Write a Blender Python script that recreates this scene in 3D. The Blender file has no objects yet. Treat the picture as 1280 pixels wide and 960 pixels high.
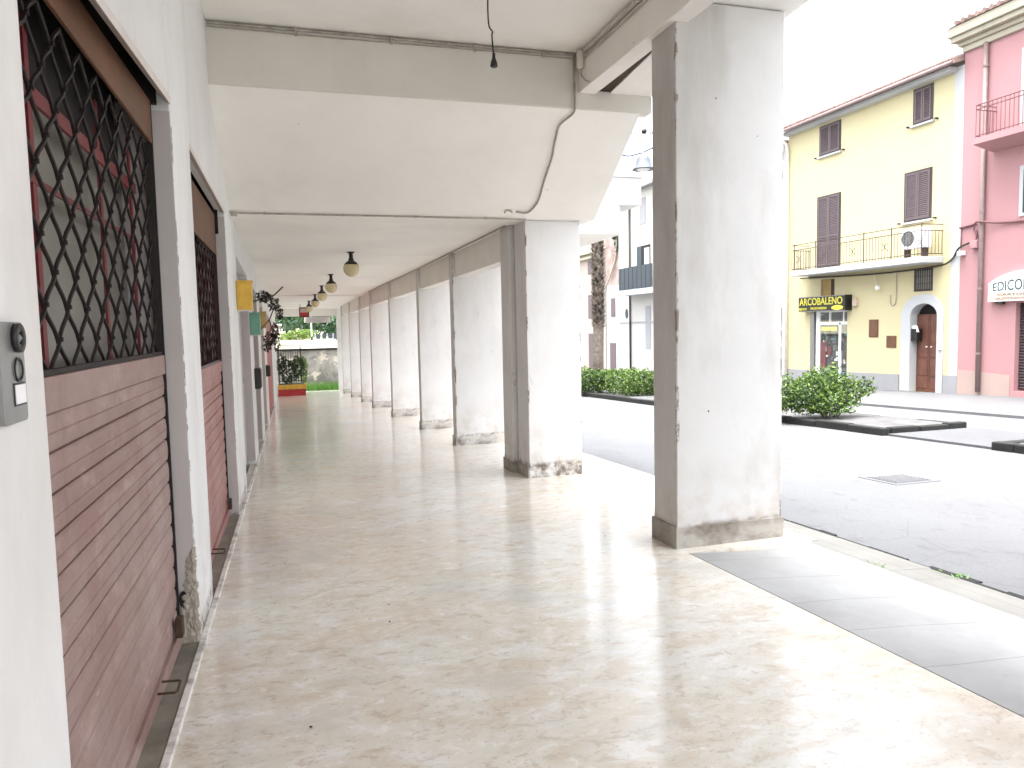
import bpy, math, random
from mathutils import Vector, Matrix
R = math.radians
rnd = random.Random(7)
sc = bpy.context.scene
C = sc.collection
S = 0.03375                       # the whole street falls away at this gradient

def zs(y):                        # level of the sloping floor
    return -S * min(y, 75.0)

# ------------------------------------------------------------------ materials
class NT:
    def __init__(s, name):
        s.m = bpy.data.materials.new(name); s.m.use_nodes = True
        s.t = s.m.node_tree; s.b = s.t.nodes['Principled BSDF']; s.L = s.t.links
        s.tc = s.t.nodes.new('ShaderNodeTexCoord')
        s.co = s.tc.outputs['Object']
    def link(s, a, b): s.L.new(a, b)
    def mapping(s, scale=(1, 1, 1), loc=(0, 0, 0), rz=0.):
        n = s.t.nodes.new('ShaderNodeMapping'); n.inputs['Scale'].default_value = scale; n.inputs['Rotation'].default_value = (0, 0, rz)
        n.inputs['Location'].default_value = loc; s.link(s.co, n.inputs['Vector']); return n.outputs[0]
    def noise(s, scale, detail=6, rough=.55, vec=None, dist=0):
        n = s.t.nodes.new('ShaderNodeTexNoise'); n.inputs['Scale'].default_value = scale
        n.inputs['Detail'].default_value = detail; n.inputs['Roughness'].default_value = rough
        n.inputs['Distortion'].default_value = dist
        s.link(vec if vec else s.co, n.inputs['Vector']); return n.outputs['Fac']
    def vor(s, scale, feature='F1', vec=None):
        n = s.t.nodes.new('ShaderNodeTexVoronoi'); n.inputs['Scale'].default_value = scale; n.feature = feature
        s.link(vec if vec else s.co, n.inputs['Vector']); return n.outputs['Distance']
    def ramp(s, f, a, b, va=0., vb=1.):
        n = s.t.nodes.new('ShaderNodeMapRange'); n.inputs[1].default_value = a; n.inputs[2].default_value = b
        n.inputs[3].default_value = va; n.inputs[4].default_value = vb; s.link(f, n.inputs[0]); return n.outputs[0]
    def math(s, op, a, b=None, c=None):
        n = s.t.nodes.new('ShaderNodeMath'); n.operation = op
        for i, v in enumerate((a, b, c)):
            if v is None: continue
            if isinstance(v, (int, float)): n.inputs[i].default_value = v
            else: s.link(v, n.inputs[i])
        return n.outputs[0]
    def mix(s, f, a, b, mode='MIX'):
        n = s.t.nodes.new('ShaderNodeMix'); n.data_type = 'RGBA'; n.blend_type = mode
        for i, v in ((0, f), (6, a), (7, b)):
            if isinstance(v, (int, float)): n.inputs[i].default_value = v
            elif isinstance(v, tuple): n.inputs[i].default_value = (*v, 1) if len(v) == 3 else v
            else: s.link(v, n.inputs[i])
        return n.outputs[2]
    def sep(s):
        n = s.t.nodes.new('ShaderNodeSeparateXYZ'); s.link(s.co, n.inputs[0]); return n.outputs
    def color(s, c):
        if isinstance(c, tuple): s.b.inputs['Base Color'].default_value = (*c, 1)
        else: s.link(c, s.b.inputs['Base Color'])
    def rough(s, r):
        if isinstance(r, (int, float)): s.b.inputs['Roughness'].default_value = r
        else: s.link(r, s.b.inputs['Roughness'])
    def bump(s, h, strength=.3, dist=.01):
        n = s.t.nodes.new('ShaderNodeBump'); n.inputs['Strength'].default_value = strength
        n.inputs['Distance'].default_value = dist; s.link(h, n.inputs['Height']); s.link(n.outputs[0], s.b.inputs['Normal'])

def plain(name, c, rough=.6, metal=0., var=.12, scale=6., bump=.0):
    n = NT(name)
    f = n.noise(scale, 5)
    n.color(n.mix(n.ramp(f, .3, .7), tuple(x * (1 - var) for x in c), tuple(min(1, x * (1 + var)) for x in c)))
    n.rough(rough); n.b.inputs['Metallic'].default_value = metal
    if bump: n.bump(n.noise(scale * 6, 4), bump, .01)
    return n.m

def plaster(name, c, dirt=(.42, .36, .29), amount=.5, scale=1.3, bumpv=.25, specks=True, cracks=False, th=.56, run=.35):
    n = NT(name)
    a = n.noise(scale, 7, .6); b = n.noise(scale * 7, 5, .6)
    col = n.mix(n.ramp(a, .35, .75), c, tuple(x * .90 for x in c))
    st = n.noise(scale * .8, 8, .65, n.mapping((1, 1, run), (3.1, 1.7, .4)))
    col = n.mix(n.math('MULTIPLY', n.ramp(st, th, th + .22), amount), col, dirt)
    col = n.mix(n.math('MULTIPLY', n.ramp(b, .62, .8), amount * .35), col, dirt)
    if specks:
        v = n.vor(3.1)
        gate = n.ramp(n.noise(2.7, 2), .5, .56)
        col = n.mix(n.math('MULTIPLY', n.ramp(v, .014, .026, 1., 0.), gate), col, (.06, .05, .045))
    if cracks:
        w = n.vor(1.4, 'DISTANCE_TO_EDGE', n.mapping((1, 1, .5)))
        g = n.ramp(n.noise(1.1, 3), .56, .66)
        col = n.mix(n.math('MULTIPLY', n.ramp(w, .0, .006, .7, 0.), g), col, (.2, .18, .16))
    n.color(col); n.rough(.75)
    n.bump(n.math('ADD', n.math('MULTIPLY', a, .6), n.math('MULTIPLY', b, .25)), bumpv, .03)
    return n.m

def pillar_mat(name, hw, hd, c=(.72, .712, .70), streak=.5, zmax=9.):
    """white plaster whose arrises are chipped and whose foot is splashed with mud"""
    n = NT(name)
    x, y, z = n.sep()
    a = n.noise(1.6, 7, .6); b = n.noise(9, 6, .65)
    col = n.mix(n.ramp(a, .4, .75), c, tuple(v * .91 for v in c))
    st = n.noise(1.2, 8, .62, n.mapping((1, 1, .3), (5, 2, 1)))
    col = n.mix(n.math('MULTIPLY', n.ramp(st, .50, .74), streak), col, tuple(v * k_ for v, k_ in zip(c, (.62, .59, .55))))
    # mud splash just over the plinth
    lo = n.math('MULTIPLY', n.ramp(z, .16, .75, 1., 0.), n.ramp(n.noise(3.5, 8, .7), .42, .7))
    col = n.mix(n.math('MULTIPLY', lo, .75), col, (.42, .33, .25))
    rim = n.math('MULTIPLY', n.ramp(z, .15, .20, 1., 0.), n.ramp(b, .42, .6))
    col = n.mix(rim, col, (.16, .13, .11))
    # chips along the vertical edges
    ex = n.math('SUBTRACT', hw, n.math('ABSOLUTE', x)); ey = n.math('SUBTRACT', hd, n.math('ABSOLUTE', y))
    e = n.math('MAXIMUM', ex, ey)
    ch = n.noise(13, 5, .7, n.mapping((1, 1, .45)))
    big = n.ramp(n.noise(1.7, 3), .35, .65, .0, .028)
    chip = n.math('MULTIPLY', n.math('LESS_THAN', e, n.math('ADD', big, -.004)), n.ramp(ch, .50, .56)); chip = n.math('MULTIPLY', chip, n.math('LESS_THAN', z, zmax))
    col = n.mix(chip, col, (.22, .18, .15))
    v = n.vor(2.6); g = n.ramp(n.noise(1.9, 2), .46, .50)
    dots = n.math('MULTIPLY', n.ramp(v, .016, .024, 1., 0.), g)
    col = n.mix(dots, col, (.05, .045, .04))
    # flaked paint
    fl = n.noise(5, 6, .7, n.mapping((1, 1, .25), (1, 8, 3)))
    flk = n.ramp(fl, .655, .665)
    col = n.mix(n.math('MULTIPLY', flk, .55), col, (.55, .55, .54))
    n.color(col); n.rough(.7)
    h = n.math('SUBTRACT', n.math('ADD', n.math('MULTIPLY', a, .5), n.math('MULTIPLY', b, .2)), n.math('MULTIPLY', chip, .35))
    n.bump(n.math('SUBTRACT', h, n.math('MULTIPLY', flk, .08)), .3, .03)
    return n.m

def marble():
    """cream polished marble chips laid in bands: pale, beige and rosy patches with fine brown flecks"""
    n = NT('polished_marble')
    v = n.mapping((1.0, 1.2, 1), rz=.29); v2 = n.mapping((2.0, 3.0, 1), (4, 1, 0), .29); v3 = n.mapping((1.5, 2.2, 1), (9, 3, 0), .29)
    big = n.noise(.8, 5, .6, v, .5); mid = n.noise(2.2, 8, .66, v3, .8); fine = n.noise(5., 9, .7, v2, .5); tiny = n.noise(17, 6, .7, v2)
    col = n.mix(n.ramp(big, .38, .62), (.70, .69, .635), (.70, .64, .545))
    col = n.mix(n.math('MULTIPLY', n.ramp(mid, .50, .64), .65), col, (.60, .515, .405))
    col = n.mix(n.math('MULTIPLY', n.ramp(mid, .34, .46, 1., 0.), .8), col, (.79, .78, .76))
    col = n.mix(n.math('MULTIPLY', n.ramp(fine, .55, .62), .6), col, (.50, .41, .32))
    col = n.mix(n.math('MULTIPLY', n.ramp(fine, .36, .44, 1., 0.), .6), col, (.84, .83, .81))
    col = n.mix(n.math('MULTIPLY', n.ramp(tiny, .58, .68), .55), col, (.36, .29, .23))
    g = n.ramp(n.noise(1.1, 5, .6, n.mapping((1, 1, 1), (2, 7, 0))), .54, .68)
    col = n.mix(n.math('MULTIPLY', g, .6), col, (.55, .56, .53))
    n.color(col)
    n.rough(n.ramp(mid, .3, .7, .11, .22))
    n.b.inputs['IOR'].default_value = 1.55
    n.bump(n.noise(2.2, 3), .03, .01)
    return n.m

def slabs(name, c, py, px, off=0., dark=.35):
    n = NT(name); x, y, z = n.sep()
    a = n.noise(1.6, 7, .65); b = n.noise(14, 6, .7)
    col = n.mix(n.ramp(a, .35, .7), c, tuple(v * .78 for v in c))
    col = n.mix(n.math('MULTIPLY', n.ramp(b, .55, .8), .4), col, tuple(v * .55 for v in c))
    w = n.math('MULTIPLY', n.math('SUBTRACT', n.noise(.8, 2), .5), .12)
    j = n.math('ABSOLUTE', n.math('SUBTRACT', n.math('FRACT', n.math('ADD', n.math('DIVIDE', n.math('ADD', y, w), py), off)), .5))
    line = n.math('GREATER_THAN', j, .5 - .004 / py)
    if px:
        k = n.math('ABSOLUTE', n.math('SUBTRACT', n.math('FRACT', n.math('DIVIDE', x, px)), .5))
        line = n.math('MAXIMUM', line, n.math('GREATER_THAN', k, .5 - .004 / px))
    col = n.mix(n.math('MULTIPLY', line, .5), col, tuple(v * dark for v in c))
    v = n.vor(1.9); g = n.ramp(n.noise(1.5, 2), .5, .55)
    col = n.mix(n.math('MULTIPLY', n.ramp(v, .022, .03, 1., 0.), g), col, tuple(v_ * .4 for v_ in c))
    n.color(col); n.rough(.6); n.bump(n.math('SUBTRACT', b, n.math('MULTIPLY', line, .6)), .25, .01)
    return n.m

def asphalt(name, c=(.135, .139, .145)):
    n = NT(name)
    a = n.noise(.45, 7, .6); b = n.noise(60, 3, .6); d = n.noise(5, 8, .72, n.mapping((1, .55, 1)))
    col = n.mix(n.ramp(a, .35, .68), c, tuple(v * .8 for v in c))
    col = n.mix(n.math('MULTIPLY', n.ramp(b, .45, .70), .55), col, tuple(v * .5 for v in c))
    col = n.mix(n.math('MULTIPLY', n.ramp(d, .565, .66), .75), col, tuple(v * .55 for v in c))
    w = n.vor(.9, 'DISTANCE_TO_EDGE', n.mapping((1, 1.3, 1))); g = n.ramp(n.noise(.7, 4), .5, .6)
    col = n.mix(n.math('MULTIPLY', n.ramp(w, 0, .012, .35, 0.), g), col, tuple(v * .35 for v in c))
    n.color(col); n.rough(.62); n.bump(n.math('ADD', b, d), .3, .01)
    return n.m

def leafmat(name, c1, c2):
    n = NT(name)
    g = n.t.nodes.new('ShaderNodeNewGeometry')
    n.color(n.mix(g.outputs['Random Per Island'], c1, c2)); n.rough(.5)
    tr = n.t.nodes.new('ShaderNodeBsdfTranslucent'); mx = n.t.nodes.new('ShaderNodeMixShader')
    n.link(n.mix(g.outputs['Random Per Island'], tuple(v * 1.4 for v in c1), tuple(v * 1.3 for v in c2)), tr.inputs[0])
    mx.inputs[0].default_value = .3
    out = n.t.nodes['Material Output']
    n.link(n.b.outputs[0], mx.inputs[1]); n.link(tr.outputs[0], mx.inputs[2]); n.link(mx.outputs[0], out.inputs['Surface'])
    return n.m

def slatwall(name, c, dirt):
    """painted steel slats: dusty, rubbed pale in patches, scratched and faded"""
    n = NT(name)
    a = n.noise(1.3, 7, .65); b = n.noise(4, 9, .72, n.mapping((1, .6, 1.5))); d = n.noise(24, 5, .7)
    col = n.mix(n.ramp(a, .38, .64), c, dirt)
    col = n.mix(n.math('MULTIPLY', n.ramp(b, .52, .66), .7), col, tuple(min(1, v * 1.28) for v in dirt))
    col = n.mix(n.math('MULTIPLY', n.ramp(b, .30, .42, 1., 0.), .5), col, tuple(v * .72 for v in c))
    col = n.mix(n.math('MULTIPLY', n.ramp(d, .55, .75), .3), col, tuple(v * .6 for v in c))
    run = n.noise(3., 6, .7, n.mapping((1, 3.5, .35), (1, 1, 1)))
    col = n.mix(n.math('MULTIPLY', n.ramp(run, .58, .70), .45), col, tuple(v * .62 for v in c))
    sc_ = n.noise(6, 8, .78, n.mapping((1, .35, 2.2), (2, 5, 1)))
    col = n.mix(n.ramp(sc_, .695, .71), col, (.05, .035, .03))
    sw_ = n.noise(5, 8, .78, n.mapping((1, .3, 2.6), (7, 2, 4)))
    col = n.mix(n.math('MULTIPLY', n.ramp(sw_, .68, .70), .6), col, (.55, .47, .44))
    n.color(col); n.rough(n.ramp(b, .3, .7, .45, .75)); n.bump(n.math('ADD', n.math('MULTIPLY', a, 1.5), n.math('MULTIPLY', b, .4)), .35, .012)
    return n.m

def glazing():
    n = NT('shop_glazing')
    tr = n.t.nodes.new('ShaderNodeBsdfTransparent'); gl_ = n.t.nodes.new('ShaderNodeBsdfGlossy'); gl_.inputs['Roughness'].default_value = .03
    mx = n.t.nodes.new('ShaderNodeMixShader'); mx.inputs[0].default_value = .12
    n.link(tr.outputs[0], mx.inputs[1]); n.link(gl_.outputs[0], mx.inputs[2]); n.link(mx.outputs[0], n.t.nodes['Material Output'].inputs['Surface'])
    return n.m

def stonewall():
    n = NT('old_render_over_rubble')
    a = n.noise(1.1, 8, .65, None, .6); c_ = n.noise(3.2, 8, .7)
    col = n.mix(n.ramp(a, .42, .58), (.38, .36, .335), (.20, .185, .17))
    col = n.mix(n.math('MULTIPLY', n.ramp(c_, .5, .62), .6), col, (.27, .25, .23))
    col = n.mix(n.ramp(n.noise(.8, 6, .65, n.mapping((1, 1, 1.6), (3, 0, 1))), .57, .60), col, (.62, .56, .48))
    n.color(col); n.rough(.9); n.bump(n.math('ADD', a, c_), .6, .05)
    return n.m

def brick():
    n = NT('weathered_brick')
    t = n.t.nodes.new('ShaderNodeTexBrick')
    mp = n.t.nodes.new('ShaderNodeMapping'); mp.inputs['Rotation'].default_value = (R(90), 0, R(90))
    n.link(n.co, mp.inputs[0]); n.link(mp.outputs[0], t.inputs[0])
    t.inputs['Scale'].default_value = 5; t.inputs['Color1'].default_value = (.20, .14, .12, 1); t.inputs['Color2'].default_value = (.26, .19, .165, 1)
    t.inputs['Mortar'].default_value = (.26, .23, .21, 1)
    n.color(n.mix(n.ramp(n.noise(1.1, 6), .42, .62), t.outputs[0], (.33, .28, .26))); n.rough(.9)
    return n.m

M = {}
M['plaster'] = plaster('white_wall_plaster', (.72, .722, .71), amount=.38)
M['ceil'] = plaster('ceiling_plaster', (.88, .855, .81), amount=.2, scale=.9)
M['beam'] = plaster('beam_plaster', (.66, .635, .58), amount=.3)
M['beam2'] = plaster('edge_beam_plaster', (.83, .79, .74), amount=.25)
M['jamb'] = plaster('mauve_grey_jamb_paint', (.50, .465, .455), (.3, .27, .25), .35)
M['fascia'] = plaster('lintel_render', (.66, .61, .58), (.4, .34, .28), .5)
M['rough'] = plaster('crumbling_render', (.40, .36, .30), (.10, .08, .06), 1., 9, .8)
M['marble'] = marble()
M['pave'] = slabs('grey_pavement_slabs', (.34, .343, .34), .47, 0, .3)
M['gutter'] = slabs('old_gutter_stone', (.21, .206, .188), .8, .13, .1)
M['farpave'] = slabs('pale_pavement', (.125, .128, .132), 1.6, 1.45)
M['asphalt'] = asphalt('worn_asphalt')
M['asphalt2'] = asphalt('worn_asphalt_lane', (.13, .135, .14))
M['pad'] = asphalt('patched_asphalt', (.10, .104, .11))
M['kerbdark'] = plain('basalt_kerb', (.008, .009, .008), .85, 0, .5, 5, .6)
M['dark'] = plain('black_gap', (.012, .01, .01), .9)
M['black'] = plain('black_paint', (.008, .008, .008), .45)
M['iron'] = plain('dark_iron', (.045, .035, .03), .5, .4, .3, 20)
M['mesh'] = plain('dark_brown_steel', (.012, .007, .006), .75, 0., .4, 20)
M['mesh2'] = plain('oxblood_steel', (.035, .008, .009), .45, .2, .3, 20)
M['redbar'] = plain('red_paint', (.15, .012, .018), .45, 0, .3, 8)
M['board'] = plain('brown_board', (.115, .05, .022), .6, 0, .25, 3)
M['pane'] = plain('dusty_pane', (.17, .168, .145), .3, 0, .25, 2)
M['slat'] = slatwall('rose_brown_slats', (.235, .142, .125), (.325, .24, .22))
M['slat2'] = slatwall('faded_red_slats', (.29, .135, .12), (.36, .21, .19))
M['sill'] = plain('grey_sill', (.20, .185, .15), .7, 0, .3, 5, .3)
M['strip'] = plaster('whitewashed_kerb', (.74, .72, .68), (.10, .09, .08), .9, 6, .5, th=.48, run=1)
M['plinth'] = plaster('travertine_plinth', (.40, .375, .335), (.13, .095, .07), .9, 3, .4, th=.46, run=1.6)
M['plinthw'] = plaster('pale_plinth', (.60, .575, .53), (.10, .09, .08), .9, 5, .4, th=.46, run=1.4)
M['pil'] = pillar_mat('pillar_plaster', .425, .13)
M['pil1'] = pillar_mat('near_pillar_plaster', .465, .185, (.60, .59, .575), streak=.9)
M['pier'] = pillar_mat('wall_pier_plaster', .33, .3875, (.735, .745, .74), zmax=2.85)
M['pier2'] = pillar_mat('wall_pier_plaster_far', .33, .6015, (.735, .745, .74), zmax=2.9)
M['pil2'] = pillar_mat('joint_pillar_plaster', .345, .22)
M['conduit'] = plain('grey_conduit', (.34, .31, .27), .5, 0, .3, 12)
M['conduitw'] = plain('white_conduit', (.62, .58, .52), .5)
M['globe'] = plain('yellowed_opal_glass', (.62, .54, .33), .25, 0, .08, 3)
M['steel'] = plain('grey_steel', (.25, .255, .25), .35, .6, .1, 10)
M['white'] = plain('white_paint', (.8, .8, .8), .5, 0, .05)
M['yellowbox'] = plain('yellow_paint', (.62, .38, .05), .5, 0, .12, 10)
M['ochre'] = plain('ochre_paint', (.40, .30, .10), .5)
M['teal'] = plain('green_paint', (.15, .36, .27), .5)
M['wood'] = plain('brown_door_wood', (.12, .048, .032), .45, 0, .25, 4)
M['beige'] = plain('beige_paint', (.52, .45, .37), .6)
M['reddoor'] = plain('red_shutter_paint', (.36, .055, .05), .5, 0, .2, 5)
M['redband'] = plain('red_masonry_paint', (.42, .03, .035), .6, 0, .15, 5)
M['yellowband'] = plain('orange_yellow_masonry_paint', (.62, .36, .05), .6, 0, .15, 5)
M['dry'] = leafmat('dried_foliage', (.018, .016, .015), (.05, .045, .045))
M['dryred'] = leafmat('dried_red_foliage', (.12, .02, .02), (.06, .04, .035))
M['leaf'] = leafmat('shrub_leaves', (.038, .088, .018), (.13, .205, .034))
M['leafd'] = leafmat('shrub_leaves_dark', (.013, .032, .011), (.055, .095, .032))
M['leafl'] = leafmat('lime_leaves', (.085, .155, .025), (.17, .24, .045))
M['treel'] = leafmat('tree_leaves', (.012, .04, .018), (.055, .115, .045))
M['grass'] = leafmat('grass_blades', (.09, .22, .04), (.18, .36, .07))
M['bark'] = plain('bark', (.15, .12, .1), .9, 0, .4, 8, .6)
M['palm'] = plain('palm_trunk', (.15, .125, .105), .9, 0, .35, 9, .6)
M['boot'] = leafmat('palm_leaf_bases', (.02, .015, .012), (.30, .25, .21))
M['yellow'] = plaster('yellow_house_paint', (.51, .455, .275), (.46, .40, .24), .3, .5, .1, False)
M['pink'] = plaster('pink_house_paint', (.37, .197, .204), (.335, .178, .184), .35, .5, .1, False)
M['pinkbase'] = plaster('worn_pink_base', (.36, .27, .24), (.30, .24, .21), .8, 1.2, .3, False)
M['whiteh'] = plaster('white_house_paint', (.42, .41, .39), (.34, .325, .31), .3, .5, .1, False)
M['peach'] = plaster('peach_house_paint', (.38, .315, .28), (.30, .24, .21), .5, .8, .1, False)
M['greybase'] = plaster('grey_base_course', (.26, .26, .275), (.22, .22, .22), .5, 1.5, .2, False)
M['trim'] = plaster('white_trim', (.42, .43, .435), (.33, .33, .325), .25, 1, .1, False)
M['cornice'] = plaster('stone_cornice', (.36, .335, .26), (.14, .13, .07), .9, 1.6, .5, False)
M['tile'] = plain('terracotta_tiles', (.26, .185, .165), .8, 0, .3, 3)
M['guttr'] = plain('red_brown_gutter', (.21, .15, .145), .5)
M['shut'] = plain('mauve_brown_shutter', (.10, .074, .078), .55, 0, .12, 6)
M['shutf'] = plain('shutter_frame', (.04, .029, .03), .55, 0, .12, 6)
M['rail'] = plain('brown_rail', (.05, .03, .026), .5)
M['railp'] = plain('rose_rail', (.14, .055, .06), .5)
M['niche'] = plain('dark_niche', (.05, .035, .02), .9)
M['ochrein'] = plain('ochre_reveal', (.34, .24, .09), .8)
M['glass'] = plain('shop_glass', (.03, .045, .05), .06)
M['shopred'] = plain('red_goods', (.16, .015, .028), .6)
M['shopteal'] = plain('teal_goods', (.06, .17, .16), .6, 0, .4, 12)
M['shopmix'] = plain('mixed_goods', (.10, .09, .09), .6, 0, .8, 9)
M['signblk'] = plain('sign_black', (.006, .006, .004), .35)
M['signyel'] = plain('sign_yellow', (.55, .50, .05), .45)
M['signcream'] = plain('sign_cream', (.50, .40, .33), .5)
M['signwht'] = plain('sign_white', (.82, .83, .82), .5)
M['signgrn'] = plain('sign_slate_green', (.05, .075, .08), .5)
M['signlil'] = plain('sign_grey_lettering', (.13, .12, .115), .5)
M['navy'] = plain('slate_blue_panel', (.018, .03, .042), .5)
M['lampgrey'] = plain('lamp_grey', (.085, .10, .12), .45, .0)
M['stonew'] = stonewall()
M['brick'] = brick()
M['straw'] = plain('pale_dry_ground', (.25, .23, .15), .9, 0, .2, .6)
M['soil'] = plain('planting_bed_soil', (.085, .085, .086), .9, 0, .3, 3, .4)
M['earth'] = plain('ground', (.30, .29, .26), .9, 0, .2, .5)
M['pole'] = plain('pale_pole', (.45, .47, .46), .5)
M['rust_and_shade'] = plain('dark_rust_and_shade', (.06, .035, .025), .7, .3, .4, 15)  # rusty iron, and also the painted shade in the edge beam slot
M['leafdry'] = plain('brown_dry_leaf', (.06, .04, .025), .8)

# ------------------------------------------------------------------ geometry helpers
class MB:
    def __init__(s): s.v = []; s.f = []
    def add(s, vs, fs):
        o = len(s.v); s.v += [tuple(v) for v in vs]; s.f += [tuple(i + o for i in f) for f in fs]; return s
    def bx(s, x0, x1, y0, y1, z0, z1):
        """box; z0 and z1 may be functions of (x, y)"""
        g = lambda z, x, y: z(x, y) if callable(z) else z
        p = [(x, y) for x, y in ((x0, y0), (x1, y0), (x1, y1), (x0, y1))]
        return s.add([(x, y, g(z0, x, y)) for x, y in p] + [(x, y, g(z1, x, y)) for x, y in p],
                     [(3, 2, 1, 0), (4, 5, 6, 7), (0, 1, 5, 4), (1, 2, 6, 5), (2, 3, 7, 6), (3, 0, 4, 7)])
    def tube(s, pts, r, n=8, cap=True, r1=None):
        pts = [Vector(p) for p in pts]; rings = []; m = len(pts)
        for i, p in enumerate(pts):
            d = (pts[min(i + 1, m - 1)] - pts[max(i - 1, 0)]).normalized()
            a = d.orthogonal().normalized() if i == 0 else (pa - d * pa.dot(d)).normalized()
            pa = a; b = d.cross(a)
            rr = r if r1 is None else r + (r1 - r) * i / (m - 1)
            rings.append([p + (a * math.cos(2 * math.pi * k / n) + b * math.sin(2 * math.pi * k / n)) * rr for k in range(n)])
        vs = [v for q in rings for v in q]
        fs = [(i * n + k, i * n + (k + 1) % n, (i + 1) * n + (k + 1) % n, (i + 1) * n + k) for i in range(m - 1) for k in range(n)]
        if cap: fs += [tuple(range(n))[::-1], tuple((m - 1) * n + k for k in range(n))]
        return s.add(vs, fs)
    def lathe(s, c, prof, n=24):
        c = Vector(c)
        vs = [c + Vector((r * math.cos(2 * math.pi * k / n), r * math.sin(2 * math.pi * k / n), z)) for r, z in prof for k in range(n)]
        m = len(prof)
        fs = [(i * n + k, i * n + (k + 1) % n, (i + 1) * n + (k + 1) % n, (i + 1) * n + k) for i in range(m - 1) for k in range(n)]
        return s.add(vs, fs)
    def prism(s, poly, d):
        """planar polygon extruded along vector d"""
        d = Vector(d); p = [Vector(q) for q in poly]; n = len(p)
        return s.add(p + [q + d for q in p], [tuple(range(n))[::-1], tuple(range(n, 2 * n))] + [(i, (i + 1) % n, n + (i + 1) % n, n + i) for i in range(n)])
    def quad(s, a, b, c, d): return s.add([a, b, c, d], [(0, 1, 2, 3)])

def obj(name, mb, mat, parent=None, smooth=False, bevel=0., org=None):
    org = Vector(parent['_w']) if parent is not None else Vector(org or (0, 0, 0))
    me = bpy.data.meshes.new(name)
    me.from_pydata([tuple(Vector(v) - org) for v in mb.v], [], mb.f); me.update()
    return _fin(name, me, mat, parent, smooth, bevel, org)

def _fin(name, me, mat, parent, smooth=False, bevel=0., org=Vector((0, 0, 0))):
    import bmesh
    b = bmesh.new(); b.from_mesh(me); bmesh.ops.recalc_face_normals(b, faces=b.faces); b.to_mesh(me); b.free()
    o = bpy.data.objects.new(name, me); C.objects.link(o)
    me.materials.append(M[mat] if isinstance(mat, str) else mat)
    o['_w'] = tuple(org)
    if parent is not None: o.parent = parent
    else: o.location = org
    if smooth:
        for p in me.polygons: p.use_smooth = True
    if bevel:
        md = o.modifiers.new('bevel', 'BEVEL'); md.width = bevel; md.segments = 2; md.limit_method = 'ANGLE'
    return o

def local(o, org):
    """move an object's origin to a world point without moving its mesh"""
    org = Vector(org); d = org - Vector(o['_w'])
    for v in o.data.vertices: v.co -= d
    o['_w'] = tuple(org); o.location = Vector(o.location) + d
    return o

def thing(name, label, cat, loc, group=None):
    o = bpy.data.objects.new(name, None); C.objects.link(o); o.location = loc; o['_w'] = tuple(loc)
    o.empty_display_size = .2
    o['label'] = label; o['category'] = cat
    if group: o['group'] = group
    return o
def tag(o, label, cat, group=None):
    o['label'] = label; o['category'] = cat
    if group: o['group'] = group
    return o
def struct(name, mb, mat, **k):
    o = obj(name, mb, mat, **k); o['kind'] = 'structure'; return o
def dup(root, loc, label=None):
    r = root.copy(); C.objects.link(r); r.location = loc
    if label: r['label'] = label
    for ch in root.children:
        c = ch.copy(); C.objects.link(c); c.parent = r
        for g in ch.children:
            d = g.copy(); C.objects.link(d); d.parent = c
    return r

def text(name, body, mat, parent, loc, size, width=None, depth=.012, shear=0., xdir=(0, -1, 0), ydir=(0, 0, 1), curve=None):
    cu = bpy.data.curves.new(name, 'FONT'); cu.body = body; cu.size = size; cu.extrude = depth / 2; cu.offset = size * .012
    cu.align_x = 'CENTER'; cu.align_y = 'CENTER'; cu.resolution_u = 3
    t = bpy.data.objects.new(name, cu); C.objects.link(t)
    dg = bpy.context.evaluated_depsgraph_get()
    me = bpy.data.meshes.new_from_object(t.evaluated_get(dg))
    bpy.data.objects.remove(t); bpy.data.curves.remove(cu)
    xs = [v.co.x for v in me.vertices]
    k = width / (max(xs) - min(xs)) if width else 1
    X = Vector(xdir); Y = Vector(ydir); Z = X.cross(Y); org = Vector(parent['_w'])
    for v in me.vertices:
        x, y, z = v.co.x * k, v.co.y, v.co.z
        if curve: y = curve(x, y)
        v.co = Vector(loc) + X * x + Y * y + Z * z - org
    me.name = name
    return _fin(name, me, mat, parent, org=org)

def leaf_cloud(mb, pts, size, r=rnd, up=.3, asp=.55):
    for p in pts:
        p = Vector(p); s_ = size * r.uniform(.6, 1.35)
        n = Vector((r.gauss(0, 1), r.gauss(0, 1), r.gauss(0, 1) + up)).normalized()
        a = n.orthogonal().normalized(); a.rotate(Matrix.Rotation(r.uniform(0, 6.28), 3, n)); b = n.cross(a)
        mid = p + n * s_ * .12
        mb.add([p - a * s_, mid + b * s_ * asp, p + a * s_, mid - b * s_ * asp], [(0, 1, 2, 3)])

def clump_points(n, blobs, r=rnd, shell=.55):
    """points spread through ellipsoidal clumps, denser near their skins"""
    out = []; wts = [b[3] * b[4] * b[5] for b in blobs]
    for _ in range(n):
        bx_, by_, bz_, rx, ry, rz = r.choices(blobs, wts)[0]
        d = Vector((r.gauss(0, 1), r.gauss(0, 1), r.gauss(0, 1))).normalized()
        q = shell + (1 - shell) * r.random() ** .6
        q *= 1 + .22 * math.sin(d.x * 5 + bx_) * math.sin(d.z * 4 + by_)
        out.append((bx_ + d.x * rx * q, by_ + d.y * ry * q, bz_ + d.z * rz * q))
    return out

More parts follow.
